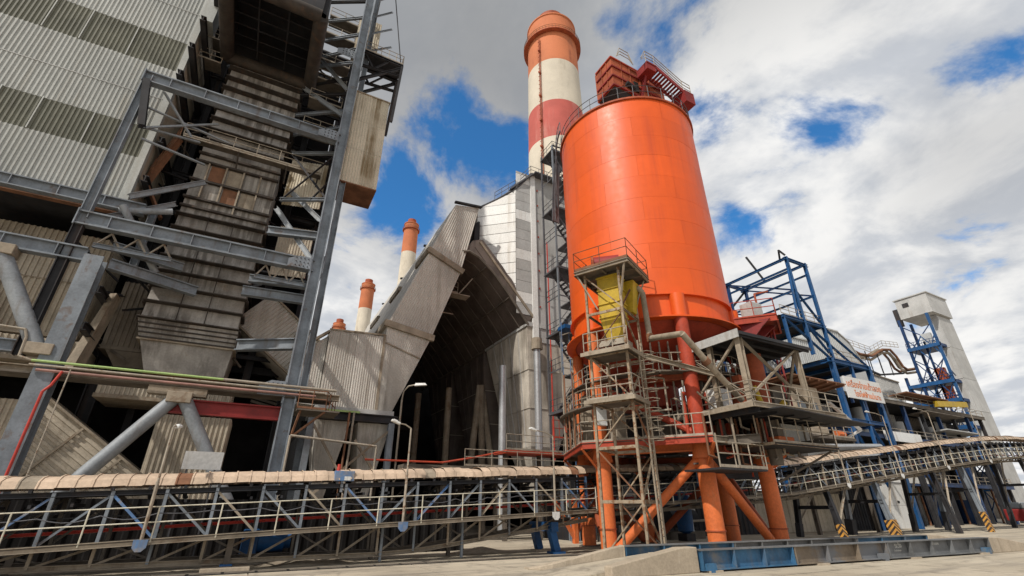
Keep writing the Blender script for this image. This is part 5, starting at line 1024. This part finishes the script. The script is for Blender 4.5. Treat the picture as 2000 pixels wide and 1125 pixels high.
# plinth row and dark machinery under the silo
for i, (x, y, h, lab) in enumerate(((23.0, 27.5, 2.6, 'dark pump skid behind the middle silo leg'), (28.5, 27.6, 2.2, 'dark pump skid behind the right silo leg'))):
    t = thing('pump_skid', lab, 'pump', (x, y, 0), 'pump skids under the silo')
    O('tank', B().tube((x - 1, y, h * .6), (x + 1.6, y, h * .6), .6, 14), 'dsteel', t, smooth=True); O('skid', B().bx(x - 1.5, x + 2, y - .6, y + .6, 0, .5), 'dustd', t); O('valve_stack', B().bx(x + .2, x + .7, y - .8, y - .55, .5, h + .7), 'galv', t); O('manifold', B().path([(x - 1.4, y - .8, 1.1), (x + 2, y - .8, 1.2), (x + 2, y - .8, h + 1)], .08, 8), 'rail', t)
t = thing('silo_shade_backdrop', 'dark low corrugated backdrop added as shade behind the silo legs', 'backdrop', (29, 30, 0))  # added dark backdrop in place of the shade behind the legs
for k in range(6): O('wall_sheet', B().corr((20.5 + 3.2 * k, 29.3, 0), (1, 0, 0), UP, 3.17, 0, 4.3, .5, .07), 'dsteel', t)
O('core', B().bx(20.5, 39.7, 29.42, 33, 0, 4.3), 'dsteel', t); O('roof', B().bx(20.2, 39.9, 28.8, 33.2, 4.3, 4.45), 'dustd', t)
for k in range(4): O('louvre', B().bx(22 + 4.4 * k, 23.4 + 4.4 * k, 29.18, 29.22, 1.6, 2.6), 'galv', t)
t = thing('blue_chemical_tank', 'tall deep blue cylinder standing behind the middle silo leg', 'tank', (27.3, 25.8, 0)); O('vessel', B().lathe((27.3, 25.8, 0), [(.1, .4), (.5, .6), (.55, 1.2), (.55, 2.6), (.4, 3.0), (.1, 3.1)], 20), 'blue2', t, smooth=True); O('stand', B().bx(26.9, 27.7, 25.4, 26.2, 0, .45), 'dsteel', t)
for i, (x, y, lab) in enumerate(((19.2, 27.3, 'orange A-frame support seen behind the blue portal frame'), (21.6, 27.3, 'orange A-frame support just left of the scaffold tower foot'))):
    t = thing('a_frame_support', lab, 'support', (x, y, 0), 'small orange supports behind the conveyor')
    bar('upright', (x, y, 0), (x, y, 2.6), .3, .3, 'box', 'orange2', t); bar('strut', (x, y, .2), (x - 1.6, y, 2.6), .2, .2, 'box', 'orange2', t); bar('strut', (x, y, .2), (x + 1.2, y, 2.6), .14, .14, 'box', 'redbrown', t); bar('head', (x - 1.8, y, 2.7), (x + 1.4, y, 2.7), .25, .25, 'box', 'dustd', t)

def heap(label, x, y, r, h, mat='ground'):
    b = B(); vs = [(x, y, h)]; K, Q = 18, 5; f = []
    for q in range(1, Q + 1):
        for k in range(K):
            rr = r * q / Q * (1 + .22 * math.sin(k * 1.9 + x) + .12 * math.sin(k * 3.7)); a = 2 * math.pi * k / K
            vs.append((x + rr * 1.5 * math.cos(a), y + rr * .8 * math.sin(a), max(.01, h * (1 - q / Q) ** 1.3 + (random.uniform(-.03, .03) if q < Q else 0) + .01)))
    f += [(0, 1 + k, 1 + (k + 1) % K) for k in range(K)]
    for q in range(Q - 1): f += [(1 + q * K + k, 1 + (q + 1) * K + k, 1 + (q + 1) * K + (k + 1) % K, 1 + q * K + (k + 1) % K) for k in range(K)]
    b.add(vs, f); return tag(O('ash_heap', b, mat, smooth=True), label, 'heap', 'spilled ash heaps')
heap('spilled ash heap on the ground under the low conveyor near the footing', 3.0, 22.8, 1.3, .32, 'dust')
heap('spilled ash heap beside the blue portal frame', 11.2, 24.0, 1.2, .28, 'dust')
heap('spilled ash heap between the silo legs', 22.0, 18.4, 1.3, .35, 'dust')
heap('flat ash spill in front of the stained beige wall', 42.5, 20.5, 1.8, .25, 'dust')

# ================================================================== right background
# cabin with window beyond the loading platform
cb = thing('control_cabin', 'beige control cabin with window and rusty overhanging roof', 'cabin', (46.8, 28, 0))
O('walls', B().bx(44.5, 49.1, 26.6, 30, 8.2, 12.9), 'concrete', cb); O('window_frame', B().bx(45.0, 48.4, 26.53, 26.61, 9.6, 11.4), 'dust', cb)
for k in range(2): O('window_pane', B().bx(45.1 + 1.65 * k, 46.65 + 1.65 * k, 26.48, 26.528, 9.7, 11.3), 'glass', cb)
O('roof', B().prism([(43.1, 25.4, 13.4), (52.4, 25.4, 13.4), (52.4, 30.8, 13.0), (43.1, 30.8, 13.0)], (0, 0, .1)), 'rustr', cb)
for k in range(7): O('rafter', B().bar((43.4 + 1.45 * k, 25.4, 13.3), (43.4 + 1.45 * k, 30.7, 12.9), .1, .16), 'rustr', cb)
O('floor', B().bx(42.5, 52.2, 25.9, 30.1, 7.9, 8.15), 'dustd', cb); railing(cb, [(42.5, 26, 8.15), (52.1, 26, 8.15)], 'rail', gap=1.4, r=.035)
for x, y in ((43, 26.2), (52, 26.2), (43, 30), (52, 30)): bar('post', (x, y, 0), (x, y, 7.9), .3, .3, 'I', 'dustd', cb)
bar('strut', (50.2, 26.4, 11.6), (54.6, 26.4, 9.2), .3, .18, 'C', 'panelw', cb); bar('strut', (54.6, 26.4, 9.2), (54.6, 29, 8.2), .3, .18, 'C', 'panelw', cb)
O('lower_box', B().bx(45.5, 49.5, 27, 29, 4.9, 7.4), 'panelw', cb); O('lower_shelf', B().bx(42.8, 53, 26.5, 29.6, 4.7, 4.88), 'dust', cb); O('orange_motor', B().tube((50.8, 26.9, 8.6), (52.0, 26.9, 8.6), .4, 10), 'orange2', cb); O('pipe', B().tube((43.5, 25.8, 6.9), (56, 25.8, 7.6), .28, 10).tube((46, 25.8, 6.2), (55, 25.8, 6.7), .2, 8), 'galv', cb)
O('white_crate', B().bx(52.5, 56, 26, 28.4, 6.6, 7.6), 'panelw', cb)
# blue lattice tower and sign
bt = thing('blue_lattice_tower', 'blue steel lattice tower with open top frame right of the silo', 'lattice tower', (55, 31, 0))
def bb_(p, q, w=.4, m='blue2', nm='member', k='I'): return bar(nm, p, q, w * .8, w * .8, k, m, bt)
for x in (53, 56.7):
    for y in (28, 36.5): bb_((x, y, 17.4), (x, y, 29.8), .42, 'navy' if y > 30 else 'blue2', 'column')
for x in (56.2, 63.8):
    for y in (28, 36.5): bb_((x, y, 0), (x, y, 17.4), .6, 'blue2', 'column')
for y in (28, 36.5):
    m = 'blue2' if y == 28 else 'navy'
    for z in (21.3, 29.5): bb_((49 if z < 25 else 52.6, y, z), (57.2, y, z), .42, m, 'beam')
    bb_((55.5, y, 17.2), (64.2, y, 17.2), .6, m, 'beam'); bb_((55.5, y, 10.6), (64.2, y, 10.6), .45, m, 'beam')
    for p, q in (((53, y, 21.2), (60.2, y, 17.4)), ((56.7, y, 21.2), (63.9, y, 17.4)), ((49.2, y, 21.2), (56.2, y, 17.4)), ((53, y, 21.3), (57, y, 17.4)), ((56.2, y, 10.6), (60, y, 4)), ((60, y, 10.6), (63.8, y, 5)), ((53, y, 25.3), (56.7, y, 21.4)), ((53, y, 29.4), (52, y, 21.4))): bb_(p, q, .26, m, 'diagonal')
    bb_((49.2, y, 14), (49.2, y, 21.3), .35, m, 'column')
    bb_((60, y, 6.5), (60, y, 17.2), .35, m, 'column')
for x in (53, 56.7):
    for z in (21.3, 25.3, 28.2, 29.6): bb_((x, 28, z), (x, 37.2, z), .36 if z > 29 else .26, 'blue2', 'beam')
    bb_((x, 28, 25.3), (x, 36.5, 29.5), .22, 'navy', 'diagonal'); bb_((x, 36.5, 25.3), (x, 28, 21.3), .22, 'navy', 'diagonal')
for x in (56.2, 60, 63.8): bb_((x, 28, 17.2), (x, 36.5, 17.2), .45, 'blue2', 'beam'); bb_((x, 28, 10.6), (x, 36.5, 10.6), .4, 'navy', 'beam')
for p, q in (((53, 28, 30), (53, 28.6, 31.0)), ((53, 28.6, 31), (54.5, 29.6, 30.2)), ((56.7, 36, 29.8), (56.7, 39.5, 27.6)), ((53, 37, 29.6), (53, 40.5, 26.5)), ((56.7, 33.5, 29.8), (55.5, 34.5, 33.6))): bb_(p, q, .26, 'dsteel', 'jib')
railing(bt, [(49, 28, 21.6), (56.8, 28, 21.6)], 'rail', gap=1.6, r=.04); railing(bt, [(56.2, 28, 17.6), (63.8, 28, 17.6)], 'rail', gap=1.6, r=.04)
O('grey_box', B().bx(47.5, 50, 37, 39, 23, 26.4), 'panelg', bt)
O('hoist', B().bx(54, 55.4, 30, 31.5, 21.6, 23), 'dustd', bt); O('floor_plate', B().bx(49, 57, 28.3, 36.3, 21.45, 21.53), 'dsteel', bt); O('floor_plate', B().bx(56, 64, 28.3, 36.3, 17.42, 17.5), 'dsteel', bt)
sg = thing('thai_sign', 'white sign board with two lines of orange Thai lettering on the blue tower', 'sign', (60, 27.6, 12.9))
O('board', B().bx(56.6, 63.9, 27.45, 27.6, 12.95, 15.35), 'sign', sg)
text('lettering', 'เครื่องจ่ายเถ้าลอย', 1.0, (60.3, 27.44, 14.2), (1, 0, 0), UP, 'signtext', sg, .01, .012, 'CENTER')
text('lettering', 'โรงไฟฟ้าแม่เมาะ', .85, (60.6, 27.44, 13.22), (1, 0, 0), UP, 'signtext', sg, .01, .012, 'CENTER')
for x in (57.5, 63): O('bracket', B().bx(x - .1, x + .1, 27.6, 27.85, 12.5, 15.5), 'navy', sg)
# pale sheds behind
def shed(label, x0, x1, y0, y1, z0, z1, mat='lift', sl=0.0, n=5, trim='panelg', pitch=.5):
    t = thing('pale_shed', label, 'building', ((x0 + x1) / 2, (y0 + y1) / 2, 0), 'pale sheds in the right background')
    w = (x1 - x0) / n
    for k in range(n): O('wall_sheet', B().corr((x0 + w * k, y0, 0), (1, 0, 0), UP, w, z0, (lambda t_, k=k: z1 - sl * (t_ + w * k) / (x1 - x0)), pitch, .08), mat, t)
    O('side_sheet', B().corr((x0, y1, 0), (0, -1, 0), UP, y1 - y0, z0, z1, pitch, .08), mat, t)
    O('core', B().hexa([(x0 + .1, y0 + .12, z0), (x1 - .1, y0 + .12, z0), (x1 - .1, y1, z0), (x0 + .1, y1, z0)], [(x0 + .1, y0 + .12, z1 - .05), (x1 - .1, y0 + .12, z1 - .05 - sl), (x1 - .1, y1, z1 - .05 - sl), (x0 + .1, y1, z1 - .05)]), mat, t)
    O('eave', B().bar((x0 - .1, y0 - .05, z1), (x1 + .1, y0 - .05, z1 - sl), .3, .22), trim, t)
    return t
shed('pale grey shed just right of the silo behind the blue tower', 58, 70, 36.8, 50, 13, 24.2, n=4)
s2 = shed('taller pale shed with clipped right corner behind the sign', 72.2, 80.5, 38, 54, 12, 28, n=4)
O('clipped_corner', B().prism([(80.5, 38.06, 12), (88, 38.06, 12), (86.5, 38.06, 22.5), (83.2, 38.06, 26.6), (80.5, 38.06, 28)], (0, 12, 0)), 'lift', s2)
O('corner_edge', B().bar((80.5, 38, 28.05), (83.2, 38, 26.7), .2, .2).bar((83.2, 38, 26.7), (88, 38, 20), .2, .2), 'panelg', s2)
shed('small grey shed with flat roof beyond the bent pipes', 93, 110, 44, 56, 20, 25.4, 'panelg', 1.0, 5, 'dust')
# dim process floors under the sheds
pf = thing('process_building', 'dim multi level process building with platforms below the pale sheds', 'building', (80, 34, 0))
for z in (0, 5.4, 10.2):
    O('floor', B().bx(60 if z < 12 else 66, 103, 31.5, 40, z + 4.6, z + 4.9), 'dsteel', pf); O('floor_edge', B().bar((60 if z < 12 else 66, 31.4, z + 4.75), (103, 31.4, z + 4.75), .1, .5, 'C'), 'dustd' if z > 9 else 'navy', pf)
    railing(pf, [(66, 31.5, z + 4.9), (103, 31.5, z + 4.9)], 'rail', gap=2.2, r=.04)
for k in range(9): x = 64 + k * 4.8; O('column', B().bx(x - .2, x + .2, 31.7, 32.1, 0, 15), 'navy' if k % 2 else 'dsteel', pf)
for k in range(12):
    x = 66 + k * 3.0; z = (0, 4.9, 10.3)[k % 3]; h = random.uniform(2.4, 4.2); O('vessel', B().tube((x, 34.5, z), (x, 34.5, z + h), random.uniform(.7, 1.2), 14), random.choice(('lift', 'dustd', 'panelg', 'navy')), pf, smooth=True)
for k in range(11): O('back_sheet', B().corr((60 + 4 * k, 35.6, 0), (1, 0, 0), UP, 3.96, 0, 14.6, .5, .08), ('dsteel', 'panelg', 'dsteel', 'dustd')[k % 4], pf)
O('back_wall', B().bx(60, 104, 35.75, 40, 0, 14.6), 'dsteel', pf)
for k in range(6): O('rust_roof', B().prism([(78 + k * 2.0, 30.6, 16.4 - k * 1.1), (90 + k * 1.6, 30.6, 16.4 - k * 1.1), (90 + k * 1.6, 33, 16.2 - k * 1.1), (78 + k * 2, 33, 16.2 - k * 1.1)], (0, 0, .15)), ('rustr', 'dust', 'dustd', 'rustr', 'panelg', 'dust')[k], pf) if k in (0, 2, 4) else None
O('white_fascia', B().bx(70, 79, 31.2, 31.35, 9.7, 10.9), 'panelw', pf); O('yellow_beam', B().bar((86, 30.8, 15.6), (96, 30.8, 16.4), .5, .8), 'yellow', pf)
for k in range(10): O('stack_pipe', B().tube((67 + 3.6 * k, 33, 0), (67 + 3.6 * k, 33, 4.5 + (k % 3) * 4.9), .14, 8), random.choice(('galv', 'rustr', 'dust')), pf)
# beige wall, dark store and white wall panel at ground level
t = thing('stained_wall', 'stained beige sheet wall low behind the right silo leg', 'wall', (47, 30, 0))
for k in range(5): O('wall_sheet', B().corr((40 + 2.8 * k, 30.0, 0), (1, 0, 0), UP, 2.78, 0, 3.3, .7, .05), 'cladd', t)
O('cap', B().bx(39.9, 54.1, 29.9, 30.3, 3.3, 3.45), 'dustd', t); O('core', B().bx(40, 54, 30.06, 30.3, 0, 3.3), 'cladd', t)
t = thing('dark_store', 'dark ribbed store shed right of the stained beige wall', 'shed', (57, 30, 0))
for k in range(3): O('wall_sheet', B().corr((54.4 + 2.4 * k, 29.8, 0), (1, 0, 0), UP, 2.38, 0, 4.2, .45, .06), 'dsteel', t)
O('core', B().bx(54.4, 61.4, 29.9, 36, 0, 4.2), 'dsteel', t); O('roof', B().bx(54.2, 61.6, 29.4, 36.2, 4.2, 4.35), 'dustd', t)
t = thing('white_wall_panels', 'white panelled wall with small black mark under the climbing conveyor', 'wall', (64.5, 30, 0))
for k in range(2):
    for j in range(2): O('wall_panel', B().bx(62.0 + 2.5 * k, 64.47 + 2.5 * k, 29.9, 30.0, 2.3 * j, 2.3 * j + 2.27), 'panelw', t)
O('post', B().bx(67.0, 67.35, 29.8, 30.1, 0, 4.7), 'panelg', t); O('mark', B().bx(64.8, 65.3, 29.885, 29.9, 2.5, 2.75), 'black', t); O('core', B().bx(62, 67, 30.02, 30.3, 0, 4.55), 'panelg', t); O('head', B().bx(60, 74, 29.8, 30.2, 4.65, 5.3), 'panelw', t)
# pale lift tower with blue frame
lt = thing('lift_tower', 'tall pale grey lift shaft with blue open frame at far right', 'lift tower', (109, 37, 0))
O('shaft', B().bx(108.2, 113.6, 33.6, 34.6, 0, 34.75), 'panelg', lt)
for k in range(6): O('shaft_panel', B().bx(108.18, 113.62, 33.5, 33.6, 5.7 * k, 5.7 * k + 5.64), 'panelg', lt)
O('head_house', B().bx(105.7, 113.6, 33.1, 38.2, 34.8, 38.6), 'panelg', lt); O('roof', B().bx(105.5, 113.8, 32.9, 38.4, 38.6, 38.8), 'panelg', lt); O('vent', B().bx(105.62, 105.7, 36.2, 37.2, 36.9, 37.7), 'dsteel', lt); O('hoist_box', B().bx(105.6, 106.4, 38.2, 39.0, 33.6, 37), 'dsteel', lt)
for y in (34.1, 38.6): O('frame_post', B().bx(105.5, 105.9, y - .2, y + .2, 0, 34.8), 'blue2' if y < 35 else 'navy', lt)
O('frame_post', B().bx(110, 110.4, 38.4, 38.8, 0, 34.8), 'navy', lt); O('frame_post', B().bx(105.5, 105.9, 40.6, 41, 0, 24), 'navy', lt)
for i, z in enumerate((29.0, 22.4, 19.1, 14.6, 9.5, 5)):
    O('frame_floor', B().bx(105.4, 110, 33.9, 38.9 + (1.8 if z < 24 else 0), z - .5, z), 'navy', lt); O('floor_edge', B().bar((105.35, 33.9, z - .25), (105.35, 38.9 + (1.8 if z < 24 else 0), z - .25), .1, .6, 'C'), 'blue2', lt)
    railing(lt, [(105.5, 33.9, z), (105.5, 38.9, z)], 'navy', gap=1.2, r=.05)
    for (ya, yb) in ((34.1, 38.6), (38.6, 34.1)): O('brace', B().bar((106.5, ya, z), (106.5, yb, z + 4.4), .18, .18, 'L'), 'navy', lt)
    O('floor_box', B().bx(106.4, 107.1, 35, 36.5, z, z + 2.4), random.choice(('panelg', 'lift', 'redbrown')), lt)
for k in range(18): O('arc_bracket', B().bar((107.0, 34.0, 1.5 + 1.8 * k), (105.9, 34.0, 2.4 + 1.8 * k), .12, .12, 'L'), 'navy', lt) if k % 3 == 0 else None
for y in (36.3, 40.8):
    O('frame_post', B().bx(106.4, 106.7, y - .15, y + .15, 0, 30 if y < 38 else 22), 'navy', lt)
for k in range(7):
    z = 1 + 4.3 * k
    for y0_, y1_ in ((34.1, 36.3), (36.3, 38.6), (38.6, 40.8)):
        if z > 20 and y1_ > 39: continue
        O('lattice', B().bar((105.7, y0_, z), (105.7, y1_, z + 4.2), .16, .16, 'L').bar((105.75, y1_, z), (105.75, y0_, z + 4.2), .16, .16, 'L'), 'navy' if k % 2 else 'blue2', lt)
for k in range(6): O('shaft_joint', B().bx(108.12, 108.2, 33.55, 34.6, 5.7 * k + 5.6, 5.7 * k + 5.72), 'panelg', lt)
# bent pipe bridge between shed and lift tower
pbg = thing('bent_pipe_bridge', 'bundle of bent rusty pipes bridging from the pale shed to the lift tower', 'pipes', (98, 40, 26))
for j, (dy, dz, mt) in enumerate(((0, 0, 'rustr'), (.7, .1, 'dust'), (1.4, 0, 'rustr'), (.3, -.6, 'dust'))):
    O('pipe', B().path([(86, 40 + dy, 27.0 + dz), (90, 40 + dy, 26.2 + dz), (94, 40 + dy, 26.4 + dz), (98.6, 40 + dy, 28.3 + dz), (101.5, 40 + dy, 28.7 + dz), (103.0, 40 + dy, 27.6 + dz), (104.2, 40 + dy, 25.8 + dz), (105.6, 40 + dy, 25.4 + dz), (108, 39.5 + dy * .3, 25.8 + dz)], .22, 8), mt, pbg, smooth=True)
for x in (92, 96, 99.5): O('hanger', B().bar((x, 40, 27), (x, 40, 23.6), .12, .12).bar((x, 41.4, 27), (x, 41.4, 23.6), .12, .12), 'dsteel', pbg)
O('lower_chord', B().bar((88, 40.6, 24.4), (96, 40.6, 23.4), .3, .3).bar((96, 40.6, 23.4), (105, 40.6, 24.8), .3, .3), 'dsteel', pbg); railing(pbg, [(87, 39.9, 27.4), (94, 39.9, 27.0), (99, 39.9, 29), (105, 39.9, 29.6)], 'rail', gap=1.6, r=.04)
# far sheds and yard objects under the conveyor
for i, (x, y, w, h, mt, lab) in enumerate(((86, 44, 14, 6, 'dsteel', 'dark open shed far under the lift tower'), (125, 48, 30, 8, 'dustd', 'low grey shed on the far right horizon'))):
    t = thing('yard_shed', lab, 'shed', (x, y, 0), 'low sheds in the right distance'); O('wall', B().bx(x, x + w, y, y + 10, 0, h), mt, t); O('roof', B().prism([(x - .5, y - 1.5, h), (x + w + .5, y - 1.5, h), (x + w + .5, y + 10, h + 1.5), (x - .5, y + 10, h + 1.5)], (0, 0, .2)), 'panelg', t)
    for k in range(5): O('post', B().bx(x + k * w / 5, x + k * w / 5 + .3, y - 1.2, y - .9, 0, h), 'navy', t)
for i, (x, y, h) in enumerate(((56, 28.4, 6), (70, 29, 8), (82, 29.5, 9), (92, 30, 8))):
    t = thing('dark_gantry_leg', ('dark braced gantry leg left of the white wall panels', 'dark braced gantry leg right of the white wall panels', 'dark braced gantry leg under the lift tower', 'dark braced gantry leg at the right picture edge')[i], 'gantry', (x, y, 0), 'gantry legs in the right background')
    bar('leg', (x, y, 0), (x, y, h), .5, .5, 'I', 'dsteel', t); bar('leg', (x + 2.2, y, 0), (x + 2.2, y, h), .5, .5, 'I', 'navy', t); bar('brace', (x, y, .3), (x + 2.2, y, h * .55), .2, .2, 'L', 'dsteel', t); bar('brace', (x + 2.2, y, h * .5), (x, y, h), .2, .2, 'L', 'dsteel', t); bar('head', (x - .5, y, h), (x + 2.8, y, h), .5, .5, 'I', 'navy', t)
t = thing('red_truck', 'small red vehicle nose just visible at the right edge', 'vehicle', (90, 27, 0)); O('body', B().bx(88.5, 93, 27, 29, .5, 1.9), 'dred', t, bevel=.15); O('cab', B().bx(88.8, 90.8, 27.1, 28.9, 1.9, 2.7), 'glass', t, bevel=.15)
for x in (89.4, 92): O('wheel', B().tube((x, 26.95, .45), (x, 27.25, .45), .45, 16), 'black', t)
